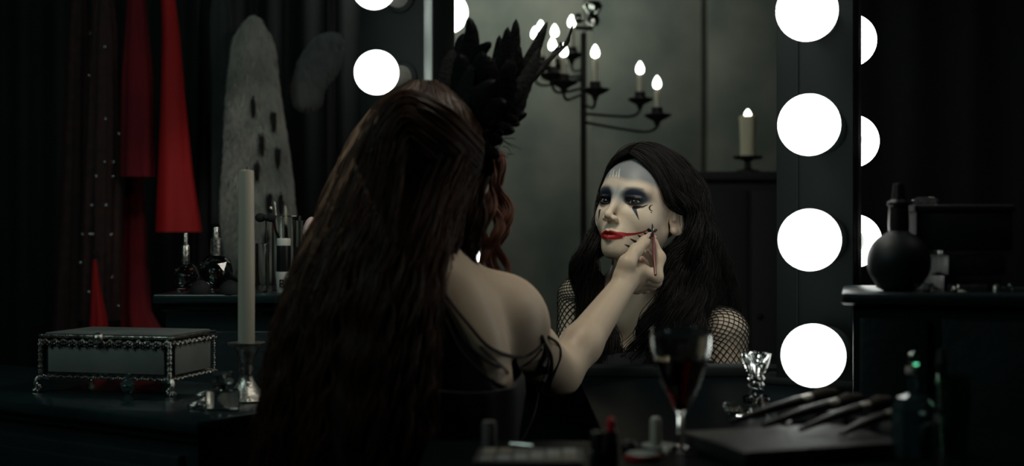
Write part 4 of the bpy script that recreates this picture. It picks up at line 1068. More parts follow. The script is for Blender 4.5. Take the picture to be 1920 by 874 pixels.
# brush held between thumb and index
bp0, bp1 = P(1224, 436, 2.232), P(1229, 516, 2.170)
bt = thing('makeup_brush', 'thin dark red face paint brush held in the outstretched hand at her cheek', 'brush', bp1)
dd = bp1-bp0; MB().tube([bp0+dd*t for t in (0, .05, .15, .6, 1.)], [.0016, .0022, .0026, .0034, .0022], 10).build('handle', M['brush'], bt)
MB().tube([bp0-dd*.08, bp0], [.0020, .0020], 10).build('ferrule', M['chrome'], bt)
MB().tube([bp0-dd*.22, bp0-dd*.15, bp0-dd*.08], [.0003, .0018, .0018], 8).build('bristles', M['bristle'], bt)
# jewelled black ornament between the finger tips
jw = thing('jewelled_clip', 'small glittering black jewelled piece pinched at the finger tips', 'jewellery', P(1224, 441, 2.225))
mb = MB()
for i in range(10):
    t = i/9.; mb.ico(P(1214+15*t, 447-13*t+3*math.sin(t*6), 2.222), .0024, 1)
mb.build('setting', M['blackplastic'], jw)
for (x, y) in ((1215, 446), (1219, 443), (1222, 445), (1226, 441), (1228, 437), (1220, 439), (1231, 447)):
    MB().ico(P(x, y, 2.218), .0011, 1).build('stone', M['chrome'], jw, smooth=False)
# ================================================================== LEFT SIDE: chest, box, candle, cabinet, bottles
def local_box(mb, O, ux, uy, x0, x1, y0, y1, z0, z1, bev=0.):
    c = np.array(O)+ux*(x0+x1)/2+uy*(y0+y1)/2; c[2] = (z0+z1)/2
    return mb.box(c, (x1-x0, y1-y0, z1-z0), R=np.array([ux, uy, [0, 0, 1]]).T, bev=bev)
TL = 1-.262
cz0 = P(370, 792, 1.772); cz0[2] = 0
an = math.radians(147); ux = np.array([math.cos(an), math.sin(an), 0]); uy = np.array([math.sin(an), -math.cos(an), 0])
ch = thing('chest_of_drawers', 'dark teal painted chest of drawers under the silver jewellery box', 'cabinet', tuple(cz0+ux*.5+uy*.17))
local_box(MB(), cz0, ux, uy, -.0, 1.02, -.0, .34, TL-.018, TL, .004).build('top', M['teal'], ch)
local_box(MB(), cz0, ux, uy, .012, 1.008, .012, .328, TL-.032, TL-.018, .003).build('moulding', M['teal'], ch)
local_box(MB(), cz0, ux, uy, .02, 1.0, .02, .32, .04, TL-.032).build('body', M['tealdark'], ch)
for k in range(4):
    z1 = TL-.052-.155*k
    d = local_box(MB(), cz0, ux, uy, .045, .975, .006, .0215, z1-.135, z1, .004).build('drawer', M['tealdark'], ch)
    local_box(MB(), cz0, ux, uy, .075, .945, .001, .0075, z1-.115, z1-.020, .003).build('raised_field', M['tealdark'], d)
    for x in (.3, .72):
        q = cz0+ux*x-uy*.008; q[2] = z1-.07; MB().sphere(q, .012, 12).build('knob', M['iron'], d)
for x in (.05, .97):
    for y in (.05, .29): local_box(MB(), cz0, ux, uy, x-.03, x+.03, y-.03, y+.03, 0, .045, .004).build('foot', M['tealdark'], ch)

# jewellery box
B0 = P(321, 628, 2.05); B0[2] = 0; vx = np.array([-.977, .213, 0]); vy = np.array([.213, .977, 0]) # left along front, back along side
vy = np.array([.24, .97, 0.]); vy /= np.linalg.norm(vy); vx = np.array([-vy[1], vy[0], 0])
z1 = 1-.1645; z0 = TL+.021; zb = z0
jb = thing('jewellery_box', 'silver footed jewellery box with grey glass panels and beaded edges', 'box', (*(B0+vx*.116+vy*.07)[:2], TL))
W_, D_ = .238, .150
local_box(MB(), B0, vx, vy, .004, W_-.004, .004, D_-.004, z0+.004, z1-.010, .002).build('body', M['tealdark'], jb)
local_box(MB(), B0, vx, vy, .014, W_-.014, .001, .0045, z0+.013, z1-.022, .0008).build('panel', M['boxpanel'], jb)
local_box(MB(), B0, vx, vy, .0005, .0045, .014, D_-.014, z0+.012, z1-.018, .0008).build('panel', M['boxpanel'], jb)
lid = local_box(MB(), B0, vx, vy, -.002, W_+.002, -.002, D_+.002, z1-.007, z1-.002, .001).build('lid', M['silver'], jb)
local_box(MB(), B0, vx, vy, .006, W_-.006, .006, D_-.006, z1-.002, z1+.0005, .001).build('lid_panel', M['boxpanel'], lid)
def bl(x, y, z): q = B0+vx*x+vy*y; q = q.copy(); q[2] = z; return q
def beads(a, b, n, r, zig=0., parent=jb, name='beaded_trim'):
    mb = MB()
    for i in range(n):
        t = (i+.5)/n; q = a+(b-a)*t+np.array([0, 0, zig*math.sin(i*1.7)])
        mb.ico(q, r*(1+.25*math.sin(i*2.3)), 1, sc=(1, 1, .9))
    o = mb.build(name, M['silver'], parent); return o
zt = z1-.013
beads(bl(0, -.002, zt), bl(W_, -.002, zt), 52, .0036, .0022); beads(bl(0, -.003, zt-.005), bl(W_, -.003, zt-.005), 52, .0022, .002)
beads(bl(-.002, 0, zt), bl(-.002, D_, zt), 34, .0032, .0020)
beads(bl(0, -.002, z0+.006), bl(W_, -.002, z0+.006), 60, .0030, .001); beads(bl(-.002, 0, z0+.006), bl(-.002, D_, z0+.006), 34, .0030, .001)
beads(bl(.002, -.002, z0), bl(.002, -.002, z1-.01), 20, .0040, 0); beads(bl(W_-.002, -.002, z0), bl(W_-.002, -.002, z1-.01), 20, .0040, 0)
beads(bl(.002, D_, z0), bl(.002, D_, z1-.01), 16, .0030, 0)
for x, y in ((0, 0), (W_, 0), (0, D_), (W_, D_)):
    sx = -1 if x == 0 else 1; sy = -1 if y == 0 else 1
    pts = [bl(x-sx*.016, y-sy*.004, z0+.003), bl(x, y, z0+.004), bl(x+sx*.005, y+sy*.004, z0-.006), bl(x+sx*.002, y+sy*.002, z0-.012), bl(x+sx*.009, y+sy*.005, TL+.003)]
    f_ = MB().tube(catmull(pts, 14), np.linspace(.0050, .0036, 14), 8)
    for k in range(6): f_.ico(bl(x+sx*.004*math.cos(k), y+sy*.004, z0-.004-.003*k), .0040, 1)
    f_.build('foot', M['silver'], jb)
q = bl(W_*.535, -.006, z1-.006); MB().lathe(q, [(0, -.009), (.006, -.008), (.009, -.002), (.009, .003), (.005, .008), (0, .009)], 16, axis=-vy).build('knob', M['silver'], jb)
# small glass pendant foot at the front
gp = thing('glass_charm', 'tiny teal glass charm standing in front of the jewellery box', 'ornament', P(240, 757, 2.0))
q = P(240, 757, 2.0); q[2] = TL
MB().lathe(q, [(0, 0), (.010, 0), (.006, .006), (.004, .010), (.012, .020), (.013, .026), (.006, .032), (.003, .036), (.004, .041), (0, .044)], 8).build('glass', M['blueglass'], gp, smooth=False)

# candlestick and taper
cb = P(462, 752, 2.00); cb[2] = TL
cs = thing('candlestick', 'silver trumpet shaped candlestick holding the tall unlit taper', 'candlestick', cb)
MB().lathe(cb, [(0, 0), (.036, 0), (.038, .003), (.034, .007), (.022, .016), (.013, .030), (.0095, .042), (.012, .048), (.010, .054), (.012, .062), (.017, .074), (.021, .084), (.0285, .088), (.029, .091), (.0215, .092), (.0115, .090), (0, .088)], 40).build('stick', M['silver'], cs)
tp = cb+np.array([0, 0, .088]); hh = P(0, 320, 2.0)[2]-tp[2]
tc = thing('taper_candle', 'tall unlit ivory taper candle at the left', 'candle', tp)
MB().lathe(tp, [(0, 0), (.0128, 0), (.0130, hh*.3), (.0116, hh*.97), (.0112, hh), (.006, hh+.001), (0, hh-.001)], 32).build('wax', M['wax'], tc)
MB().tube([tp+np.array([0, 0, hh-.002]), tp+np.array([.001, 0, hh+.006])], .0009, 6).build('wick', M['blackmatte'], tc)
# square glass perfume flask by the candlestick
q = P(418, 753, 1.90); q[2] = TL
fl_ = thing('square_flask', 'small square clear glass flask in front of the candlestick', 'bottle', q)
MB().box(q+[0, 0, .015], (.050, .026, .030), R=rotz(.1), bev=.004).build('body', M['glass'], fl_)
MB().lathe(q, [(0, .030), (.007, .030), (.006, .038), (0, .038)], 16).build('neck', M['chrome'], fl_)
MB().box(q+[0, 0, .048], (.030, .014, .020), R=rotz(.1), bev=.003).build('stopper', M['glass'], fl_)
# jewellery heap left of the flask
for i, (x, y, lb) in enumerate([(372, 748, 'silver leaf brooch lying nearest the chest corner'), (392, 738, 'silver leaf brooch lying against the square flask'), (385, 728, 'dark silver leaf brooch beside the box foot')]):
    q = P(x, y, 1.90+.06*i); q[2] = TL
    b_ = thing('leaf_brooch', lb, 'jewellery', q)
    mb = MB()
    for k in range(5):
        t = (k-2)/2.; mb.sphere(q+[t*.010, .002*k, .005+.002*(2-abs(k-2))], 1., 10, sc=(.009, .004, .0045), R=rotz(.5+t))
    mb.build('leaf', M['silver'], b_)
# back cabinet with bottles
q0 = P(285, 552, 2.38); ZC = q0[2]
cab = thing('side_cabinet', 'dark teal cabinet behind the chest carrying the perfume bottles', 'cabinet', ((q0[0]+P(640, 0, 2.38)[0])/2, 2.6, 0))
xa, xb = q0[0], P(640, 0, 2.38)[0]
MB().box(((xa+xb)/2, 2.58, ZC-.009), (xb-xa, .40, .018), bev=.004).build('top', M['teal'], cab)
MB().box(((xa+xb)/2, 2.585, ZC-.026), (xb-xa-.02, .375, .016), bev=.004).build('moulding', M['teal'], cab)
MB().box(((xa+xb)/2, 2.59, (ZC-.034)/2), (xb-xa-.035, .36, ZC-.034)).build('body', M['teal'], cab)
for k in (0, 1):
    w_ = (xb-xa-.06)/2; xc = xa+.03+w_*(k+.5)
    d = MB().box((xc, 2.405, ZC-.40), (w_-.012, .014, .66), bev=.003).build('door', M['tealdark'], cab)
    MB().sphere((xc+(w_*.4 if k == 0 else -w_*.4), 2.392, ZC-.35), .009, 10).build('knob', M['iron'], d)
def scent(x, yb, d, R, ytop, lb):
    c = P(x, yb, d); c[2] = ZC; t = thing('perfume_bottle', lb, 'bottle', c)
    u = R
    MB().box(c+[0, 0, .004], (u*1.15, u*1.0, .008), bev=.002).build('base', M['crystal'], t)
    MB().ico(c+[0, 0, .008+u*.98], u, 2, sc=(1, .85, 1.0), jit=.16).build('body', M['crystal'], t, smooth=False)
    MB().ico(c+[0, 0, .008+u*.86], u*.74, 2, sc=(1, .85, .8)).build('perfume', M['perfume'], t)
    zt_ = .008+u*1.95; H = (yb-ytop)/F*d
    MB().lathe(c, [(0, zt_-.004), (u*.28, zt_-.004), (u*.30, zt_+.002), (u*.30, zt_+(H-zt_)*.55), (u*.20, zt_+(H-zt_)*.60), (0, zt_+(H-zt_)*.60)], 24).build('collar', M['silver'], t)
    MB().lathe(c, [(0, zt_+(H-zt_)*.58), (u*.18, zt_+(H-zt_)*.58), (u*.18, H-.002), (u*.13, H), (0, H)], 20).build('spray_cap', M['silver'], t)
scent(348, 548, 2.47, .0255, 437, 'smaller faceted crystal perfume bottle with silver spray cap')
scent(405, 548, 2.45, .0340, 425, 'larger faceted crystal perfume bottle with silver spray cap')
for x, r, lb in ((376, .020, 'low dark dome shaped pot between the two perfume bottles'), (432, .022, 'low dark dome shaped pot right of the larger perfume bottle')):
    c = P(x, 549, 2.40); c[2] = ZC
    MBx = MB().lathe(c, [(0, 0), (r, 0), (r, .004), (r*.92, .013), (r*.6, .021), (r*.2, .025), (0, .026)], 24).build('trinket_pot', M['blackmatte'], None); tag(MBx, lb, 'pot')
# glass vial
def glass_cup(name, x, yb, ytop, d, r, lb, cat, m='glass', z=None, wall=.0022, solid=False, par=None, r2=None):
    c = P(x, yb, d); c[2] = ZC if z is None else z; H = (yb-ytop)/F*d; t = thing(name, lb, cat, c); r2 = r2 or r
    MB().lathe(c, [(0, 0), (r, 0), (r2, H-.001), (r2-wall/2, H), (r2-wall, H-.001), (r-wall, .005), (0, .005)], 32).build('glass', M[m], t)
    return t, c, H
glass_cup('glass_vial', 492, 547, 455, 2.46, .0135, 'tall clear glass cylinder right of the taper candle', 'vase')
t, tumb, Ht = glass_cup('brush_tumbler', 537, 547, 408, 2.56, .0290, 'tall clear glass tumbler holding makeup brushes', 'glass')
for i, (x0, x1, y1, m, lb) in enumerate([(528, 515, 383, 'silver', 'silver handled brush leaning left in the glass tumbler'), (540, 535, 389, 'wax', 'ivory handled brush standing in the glass tumbler'), (545, 508, 392, 'blackplastic', 'dark handled brush leaning far left in the glass tumbler')]):
    a_ = P(x0, 535, 2.56); a_[2] = ZC+.007; b_ = P(x1, y1, 2.555)
    t = thing('makeup_brush', lb, 'brush', a_, 'brushes in the glass tumbler')
    MB().tube([a_, a_*.5+b_*.5, b_], [.0022, .0038, .0030], 10).build('handle', M[m], t)
    MB().tube([b_, b_+(b_-a_)*.03], [.0033, .0028], 10).build('cap', M['silver'], t)
# white jar with a letter, black bottle on it
c = P(532, 546, 2.45); c[2] = ZC
t = thing('lettered_jar', 'white jar with a black letter B right of the taper candle', 'jar', c)
MB().lathe(c, [(0, 0), (.0120, 0), (.0145, .026), (.0155, .034), (.0155, .040), (0, .040)], 28).build('body', M['white'], t)
fc = bpy.data.curves.new('letter', 'FONT'); fc.body = 'B'; fc.size = .022; fc.extrude = .0004; fc.align_x = 'CENTER'
fo = bpy.data.objects.new('letter', fc); COL.objects.link(fo); bpy.context.view_layer.update()
mm = bpy.data.meshes.new_from_object(fo); bpy.data.objects.remove(fo)
lo = bpy.data.objects.new('letter', mm); COL.objects.link(lo); mm.materials.append(M['blackplastic'])
mm.transform(Matrix.Translation((c[0]-.001, c[1]-.0150, c[2]+.0105)) @ Matrix.Rotation(PI/2, 4, 'X')); lo.parent = t; lo.matrix_parent_inverse = t.matrix_basis.inverted()
c2 = c+[0, 0, .040]
t = thing('black_bottle', 'black bottle with a white cap standing on the lettered jar', 'bottle', c2)
MB().lathe(c2, [(0, 0), (.0125, 0), (.0135, .003), (.0135, .046), (.0125, .050), (0, .050)], 28).build('body', M['blackplastic'], t)
MB().lathe(c2, [(0, .050), (.0135, .050), (.0135, .062), (.0125, .064), (0, .064)], 28).build('cap', M['white'], t)
# stacked small jar with pale powder and pink sponge
c = P(568, 546, 2.50); c[2] = ZC
tj = thing('tall_jar', 'tall clear jar of pale powder beside the red hair', 'jar', c)
MB().lathe(c, [(0, 0), (.017, 0), (.017, .138), (.0155, .139), (.015, .137), (.015, .004), (0, .004)], 28).build('glass', M['glass'], tj)
MB().lathe(c, [(0, .070), (.0145, .070), (.0145, .086), (0, .086)], 24).build('powder', M['white'], tj)
c = P(584, 546, 2.44); c[2] = ZC
t = thing('pink_sponge', 'pale pink egg shaped makeup sponge on a dark pot beside the red hair', 'sponge', c+[0, 0, .098])
MB().lathe(c+[0, 0, .098], [(0, 0), (.012, .004), (.0165, .016), (.0155, .028), (.010, .040), (.004, .046), (0, .047)], 24).build('sponge', M['pink'], t)
mb = MB().lathe(c, [(0, 0), (.016, 0), (.016, .090), (.013, .098), (0, .098)], 24).build('sponge_pot', M['blackplastic'], None); tag(mb, 'tall dark pot under the pale pink sponge', 'pot')
# black ribbon bow / clip
c = P(497, 408, 2.46)
t = thing('black_bow', 'small black ribbon bow on a stem between taper candle and tumbler', 'bow', (c[0], c[1], ZC))
MB().tube([[c[0], c[1]+.012, ZC], [c[0], c[1]+.012, c[2]]], .0018, 6).build('stem', M['blackplastic'], t)
MB().lathe([c[0], c[1]+.012, ZC], [(0, 0), (.008, 0), (.006, .003), (0, .004)], 16).build('foot', M['blackplastic'], t)
mb = MB()
for s in (-1, 1): mb.sphere(c+[s*.010, .006, 0], 1., 12, sc=(.011, .006, .009))
mb.sphere(c+[0, .004, 0], .006, 10); mb.build('ribbon', M['blackmatte'], t)

# ================================================================== RIGHT SIDE
ZR = P(0, 549, 1.74)[2]
ca = math.atan2(.2654, 1.); kx = np.array([math.cos(ca), -math.sin(ca), 0]); ky = np.array([math.sin(ca), math.cos(ca), 0]); K0 = P(1578, 549, 1.74)
rcb = thing('corner_cabinet', 'near black cabinet at the right carrying the dark flask', 'cabinet', tuple((K0+kx*.25+ky*.14)*[1, 1, 0]))
local_box(MB(), K0, kx, ky, 0, .52, 0, .27, ZR-.016, ZR, .004).build('top', M['tealdark'], rcb)
local_box(MB(), K0, kx, ky, .014, .505, .012, .258, 0, ZR-.016).build('body', M['tealdark'], rcb)
for k in range(2):
    x0, x1 = ((.024, .112), (.130, .49))[k]
    d = local_box(MB(), K0, kx, ky, x0, x1, .002, .0125, .06, ZR-.034, .003).build('door', M['tealdark'], rcb)
    MB().sphere((K0+kx*((x1-.02) if k == 0 else x0+.03)-ky*.008)*[1, 1, 0]+[0, 0, ZR-.33], .008, 10).build('knob', M['iron'], d)
c = P(1685, 549, 1.79); c[2] = ZR
t = thing('round_flask', 'large round near-black perfume flask with a dark cap', 'bottle', c)
r = .0435
MB().lathe(c, [(0, 0), (.020, 0), (.030, .005)]+[(r*math.sin(x), .041-r*math.cos(x)) for x in np.linspace(.9, 2.75, 16)]+[(.012, .086), (0, .086)], 40).build('body', M['darkglass'], t)
MB().lathe(c, [(0, .084), (.014, .084), (.0145, .092), (.0135, .118), (.016, .120), (.016, .124), (.010, .128), (.0075, .150), (0, .151)], 24).build('cap', M['blackplastic'], t)
c = P(1735, 549, 1.86); c[2] = ZR
t = thing('glass_decanter', 'clear glass decanter with a flat cut stopper behind the black box', 'decanter', c)
MB().lathe(c, [(0, 0), (.026, 0), (.028, .004), (.028, .060), (.022, .078), (.010, .092), (.009, .112), (.014, .116), (.011, .116), (.006, .108), (.006, .094), (.018, .076), (.0245, .058), (.0245, .006), (0, .006)], 32).build('glass', M['crystal'], t)
MB().lathe(c, [(0, .108), (.006, .108), (.008, .118), (.018, .123), (.020, .129), (.012, .133), (0, .134)], 10).build('stopper', M['crystal'], t, smooth=False)
c = P(1818, 470, 1.80)
bx = thing('black_box', 'black lidded box standing on a dark stack right of the flask', 'box', (c[0], c[1], ZR))
xl, xr = P(1722, 0, 1.78)[0], P(1905, 0, 1.78)[0]; zt1, zt2 = P(0, 385, 1.78)[2], P(0, 470, 1.78)[2]
MB().box(((xl+xr)/2, 1.85, (zt1+zt2)/2-.004), (xr-xl, .12, zt1-zt2-.008), bev=.003).build('body', M['blackmatte'], bx)
MB().box(((xl+xr)/2, 1.85, zt1-.004), (xr-xl+.006, .126, .010), bev=.003).build('lid', M['blackmatte'], bx)
bx.location.z = zt2-.008 if False else bx.location.z
zs = [(ZR, ZR+.022, 'bottom'), (ZR+.022, zt2-.006, 'top')]
for a_, b_, nm in zs:
    o = MB().box(((xl+xr)/2+.012+(.006 if nm == 'top' else 0), 1.852, (a_+b_)/2), (xr-xl-.055, .12, b_-a_-.0005), bev=.002).build('dark_case', M['leather'], None)
    tag(o, 'flat dark leather case under the black box, '+nm+' of two', 'case', 'leather cases under the black box')
for i, (x, lb) in enumerate([(1728, 'small cut glass dish against the foot of the decanter'), (1783, 'tiny glass stopper lying in front of the leather cases'), (1823, 'flat silver comb lying in front of the leather cases'), (1868, 'tiny silver thimble in front of the leather cases'), (1893, 'tiny clear bead at the right end of the cases')]):
    c = P(x, 548, 1.765); c[2] = ZR; t = thing(['glass_dish', 'glass_stopper', 'silver_comb', 'silver_thimble', 'glass_bead'][i], lb, ['dish', 'stopper', 'comb', 'thimble', 'bead'][i], c)
    if i == 0: MB().lathe(c, [(0, 0), (.012, 0), (.016, .012), (.0145, .012), (.010, .003), (0, .003)], 12).build('glass', M['crystal'], t, smooth=False)
    elif i == 2:
        MB().box(c+[0, 0, .006], (.040, .004, .008), bev=.001).build('spine', M['silver'], t)
        mb = MB()
        for k in range(16): mb.box(c+[-.018+.0024*k, 0, .0015], (.0012, .003, .003))
        mb.build('teeth', M['silver'], t)
    elif i == 3: MB().lathe(c, [(0, 0), (.006, 0), (.0045, .009), (0, .011)], 14).build('cup', M['silver'], t)
    else: MB().ico(c+[0, 0, .0055], .0055, 1).build('glass', M['crystal'], t, smooth=False)

# ================================================================== ON THE VANITY TABLE
def ontab(x, y):
    d = F*(CAMZ-TZ)/(y-437.); q = P(x, y, d); q[2] = TZ; return q
# wine glass
g = P(1276, 837, 1.47); g[2] = TZ+.0
wg = thing('wine_glass', 'stemmed wine glass half full of dark red wine', 'glass', g)
Hh = P(0, 617, 1.47)[2]-TZ
k = Hh/.1385*.1385
zb_ = P(0, 775, 1.47)[2]-TZ; rr = .0335
out = [(.0, 0), (.030, 0), (.031, .0015), (.012, .004), (.0045, .009), (.0040, zb_-.004)]
bowl = [(.0075, zb_+.004), (.0150, zb_+.016), (.0220, zb_+.032), (.0285, zb_+.052), (.0330, zb_+.070), (.0345, zb_+.080), (.0345, zb_+.088), (rr, Hh-.0008)]
inn = [(a_-.0011, b_+.001) for a_, b_ in bowl][::-1]; inn[0] = (rr-.0009, Hh-.0008); inn[-1] = (.0055, zb_+.006)
prof = out+bowl+[(rr-.0004, Hh)]+inn+[(0, zb_+.003)]
MB().lathe(g, prof, 56).build('glass', M['glass'], wg)
zw = P(0, 673, 1.47)[2]-TZ
win = [(a_-.0014, b_+.0014) for a_, b_ in bowl if b_ < zw-.002]
rw = np.interp(zw, [b for a_, b in bowl], [a_ for a_, b in bowl])-.0014
MB().lathe(g, [(0, zb_+.0055)]+win+[(rw, zw), (0, zw)], 48).build('wine', M['wine'], wg)
for i in range(9):
    a_ = RNG.random()*2*PI; z_ = zb_+.008+.010*i*.8; r_ = np.interp(z_, [b for q, b in bowl], [q for q, b in bowl])
    MB().ico(g+[r_*math.cos(a_)*.97, -abs(r_*math.sin(a_))*.97-.0005, z_], .0011, 1).build('droplet', M['glass'], wg)
# crystal candle holder
c = ontab(1418, 752)
t = thing('crystal_candle_holder', 'cut crystal candle holder with flaring star top', 'candle holder', c)
s_ = F/c[1]; hz = lambda y: (752-y)/s_
st = lambda a, h: .13*np.cos(8*a)*(1. if h > hz(705) else .35)
MB().lathe(c, [(0, 0), (.018, 0), (.0195, .003), (.0195, .007), (.012, .010), (.0105, hz(735)), (.0095, hz(728)), (.0125, hz(722)), (.0095, hz(716)), (.0128, hz(710)), (.0095, hz(704)), (.0135, hz(694)), (.0175, hz(680)), (.0200, hz(663)), (.0165, hz(661)), (.0095, hz(678)), (0, hz(682))], 32, wob=st).build('crystal', M['crystal'], t, smooth=False)
# white capped tube and disc, compact, lipsticks
c = ontab(1234, 839)
MBo = MB().lathe(c, [(0, 0), (.019, 0), (.0195, .001), (.0195, .0025), (.018, .0035), (0, .0035)], 32).build('grey_disc', M['boxpanel'], None); tag(MBo, 'flat grey lid lying under the white tube', 'lid')
c = c+[-.003, 0, .0036]
t = thing('white_tube', 'upright white cylindrical cap on a flat grey lid left of the wine glass', 'tube', c)
MB().lathe(c, [(0, 0), (.0068, 0), (.0062, .028), (.0055, .0295), (0, .0295)], 24).build('body', M['wax'], t); MB().lathe(c, [(0, .0295), (.0048, .0295), (.0046, .0315), (0, .0318)], 20).build('rim', M['white'], t)
c = ontab(1205, 860)
t = thing('red_compact', 'flat grey compact with red rim near the bottom edge', 'compact', c)
MB().lathe(c, [(0, 0), (.019, 0), (.020, .002), (.0195, .004), (0, .004)], 36).build('base', M['red'], t)
MB().lathe(c, [(0, .004), (.018, .004), (.0185, .0055), (.017, .0065), (0, .0065)], 36).build('lid', M['boxpanel'], t)
c = ontab(1146, 872)
t = thing('lipstick', 'open black lipstick with bright red tip', 'lipstick', c)
MB().lathe(c, [(0, 0), (.0078, 0), (.0080, .001), (.0080, .026), (.0072, .0262), (.0070, .037), (0, .037)], 24).build('case', M['blackplastic'], t)
MB().lathe(c, [(0, .037), (.0046, .037), (.0046, .045), (.0040, .049), (.0018, .0515), (0, .0518)], 20).build('stick', M['red'], t)
c = ontab(1119, 876)
t = thing('lipstick', 'closed black lipstick left of the open red one', 'lipstick', c)
MB().lathe(c, [(0, 0), (.0078, 0), (.0080, .001), (.0080, .018), (.0074, .0185), (.0074, .036), (.006, .038), (0, .038)], 24).build('case', M['blackplastic'], t)
MB().lathe(c, [(.0081, .0165), (.0081, .0185)], 24).build('ring', M['chrome'], t)
c = ontab(917, 845)
t = thing('grey_brush_pot', 'upright dim grey cylinder behind the palette, under the hidden hand', 'tube', c)
MB().lathe(c, [(0, 0), (.0085, 0), (.0082, .032), (.0072, .034), (0, .034)], 24).build('body', mat('dull_grey', (.09, .085, .078), .6), t)
c = ontab(1180, 845)
o = MB().lathe(c, [(0, 0), (.009, 0), (.010, .006), (.006, .011), (0, .012)], 20).build('dark_pot', M['blackplastic'], None); tag(o, 'tiny dark pot between lipsticks and white tube', 'pot')
a_ = ontab(958, 838)+[0, 0, .003]; b_ = ontab(998, 841)+[0, 0, .003]
t = thing('silver_pencil_cap', 'short silver cap lying behind the makeup palette', 'cap', a_)
MB().tube([a_, b_], [.0030, .0026], 12).build('cap', M['chrome'], t)
# palette
pc = ontab(992, 861); pc2 = thing('makeup_palette', 'open makeup palette of grey and brown pans at the bottom edge', 'palette', pc)
pw, pd = .118, .085; PR = rotz(-.04)
c0 = pc+np.array([0, -.018, .004])
MB().box(c0, (pw, pd, .008), R=PR, bev=.0015).build('tray', M['leather'], pc2)
pcs = [(.30, .30, .29), (.20, .17, .14), (.26, .25, .23), (.14, .13, .13), (.24, .20, .12), (.33, .33, .32), (.10, .10, .10), (.22, .21, .20)]
pm = [mat('powder', k_, .8, bump=.2) for k_ in pcs]
for i in range(6):
    for j in range(6):
        w_ = (pw-.012)/6; h_ = (pd-.010)/6; q = c0+PR@np.array([-pw/2+.006+w_*(i+.5), -pd/2+.005+h_*(j+.5), .0045])
        MB().box(q, (w_*.84, h_*.76, .0014), R=PR, bev=.0004).build('pan', pm[(i*5+j*3) % 8], pc2)
# dark leather case under brushes (right)
lc = ontab(1405, 838); lz = TZ+.018
o = MB().box((lc[0]+.045, lc[1]-.035, TZ+.009), (.21, .15, .018), R=rotz(.32), bev=.003).build('leather_case', M['leather'], None); tag(o, 'flat dark leather case in the right foreground with brushes lying over it', 'case')
# glass ashtray behind
c = ontab(1400, 776)
t = thing('glass_tray', 'low clear glass tray below the crystal candle holder', 'dish', c)
MB().lathe(c, [(0, 0), (.028, 0), (.032, .010), (.034, .014), (.031, .0145), (.027, .005), (0, .005)], 12).build('glass', M['crystal'], t, smooth=False)
def bigbrush(a_, b_, w, lb, m='blackplastic', head=True):
    a_, b_ = np.array(a_), np.array(b_); a_[2] = max(a_[2], TZ+.020+w*.5); t = thing('makeup_brush', lb, 'brush', a_, None); u = np.linspace(0, 1, 9)
    pts = a_+(b_-a_)*u[:, None]+np.outer(np.sin(u*PI)*.003, [0, 0, 1])
    MB().tube(pts[:7], np.interp(u[:7], [0, .2, .6, .75], [w*.35, w*.55, w*.8, w*.72]), 14).build('handle', M[m], t)
    MB().tube(pts[5:8], [w*.76, w*.80, w*.86], 14).build('ferrule', M['silver'], t)
    MB().tube(pts[6:]+[0, 0, 0], [w*.8, w*1.25, w*.8], 14).build('bristles', M['bristle'], t)
L2 = [((1372, 808, 1.53), (1566, 738, 1.62), .0085, 'leftmost of the large dark brushes, ending below the lowest bulb'),
      ((1432, 822, 1.50), (1612, 748, 1.58), .0085, 'second large dark brush with bright silver ferrule'),
      ((1500, 838, 1.47), (1668, 752, 1.55), .0080, 'third large dark brush lying toward the right'),
      ((1575, 850, 1.44), (1700, 770, 1.52), .0075, 'rightmost of the large dark brushes')]
for a_, b_, w_, lb in L2: bigbrush(P(*a_), P(*b_), w_, lb)
c = P(1585, 790, 1.60); c[2] = TZ
t = thing('brush_roll', 'dark rolled cloth propping up the large brushes', 'roll', c)
a_ = P(1470, 790, 1.66); b_ = P(1690, 812, 1.50); a_[2] = b_[2] = TZ+.0135
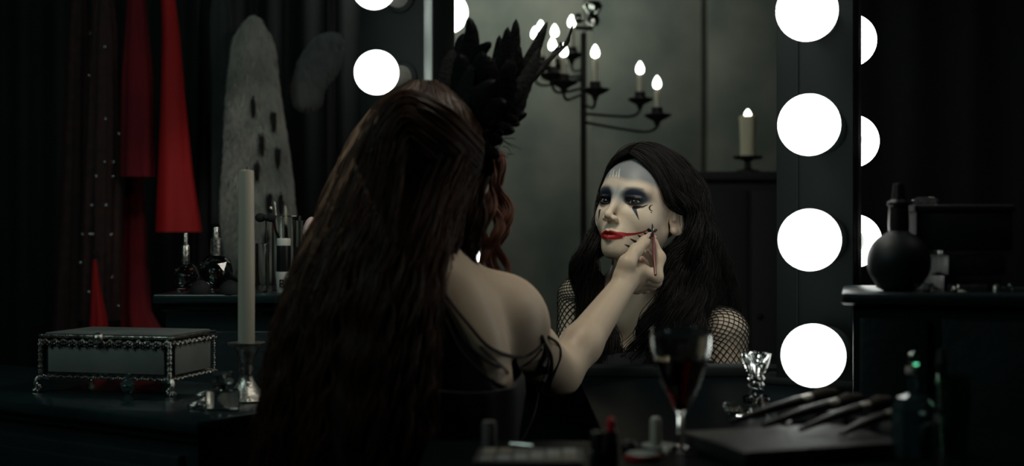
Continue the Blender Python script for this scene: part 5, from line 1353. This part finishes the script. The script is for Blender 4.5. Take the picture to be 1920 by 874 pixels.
MB().tube([a_, a_*.5+b_*.5, b_], [.0135, .0135, .0135], 20).build('cloth', M['blackcloth'], t)
for k_ in (.3, .7): 
    q = a_+(b_-a_)*k_; MB().tube([q-(b_-a_)*.012, q+(b_-a_)*.012], .0139, 20).build('tie', M['leather'], t)
q = P(1480, 795, 1.475); t = thing('round_pendant', 'small bright silver bead lying among the brush handles', 'jewellery', q)
MB().sphere(q, .0035, 12).build('bead', M['chrome'], t)
# green stoppered bottle and green tumbler
c = P(1712, 812, 1.42); c[2] = TZ
t = thing('gem_stopper_bottle', 'squat blue-green glass bottle with a faceted green gem stopper', 'bottle', c)
s_ = 1.42/F; hz = lambda y: P(0, y, 1.42)[2]-TZ
MB().lathe(c, [(0, 0), (.022, 0), (.024, .004), (.024, hz(765)), (.018, hz(745)), (.006, hz(738)), (.005, hz(700)), (0, hz(700))], 8).build('body', M['blueglass'], t, smooth=False)
MB().lathe(c, [(0, hz(702)), (.008, hz(700)), (.0075, hz(690)), (0, hz(688))], 12).build('collar', M['silver'], t)
MB().ico(c+[.001, 0, hz(674)], .0085, 1, sc=(.8, .8, 1.1)).build('stopper', M['greenglass'], t, smooth=False)
c = P(1790, 812, 1.44); c[2] = TZ; hz2 = P(0, 702, 1.44)[2]-TZ
t = thing('green_tumbler', 'dark green glass tumbler near the right edge', 'glass', c)
MB().lathe(c, [(0, 0), (.014, 0), (.019, hz2), (.0178, hz2), (.0128, .004), (0, .004)], 28).build('glass', M['greenglass'], t)
for i, (x, y, d, m) in enumerate([(1745, 690, 1.50, 'crystal'), (1752, 722, 1.48, 'crystal')]):
    pass
c = P(1765, 812, 1.49); c[2] = TZ; h3 = P(0, 655, 1.49)[2]-TZ
t = thing('crystal_atomiser', 'slim dark crystal atomiser standing between green stopper and green tumbler', 'bottle', c)
MB().lathe(c, [(0, 0), (.012, 0), (.012, .030), (.006, .040), (.005, h3*.6), (.008, h3*.66), (.005, h3*.72), (.007, h3*.86), (.003, h3), (0, h3)], 10).build('body', M['darkglass'], t, smooth=False)
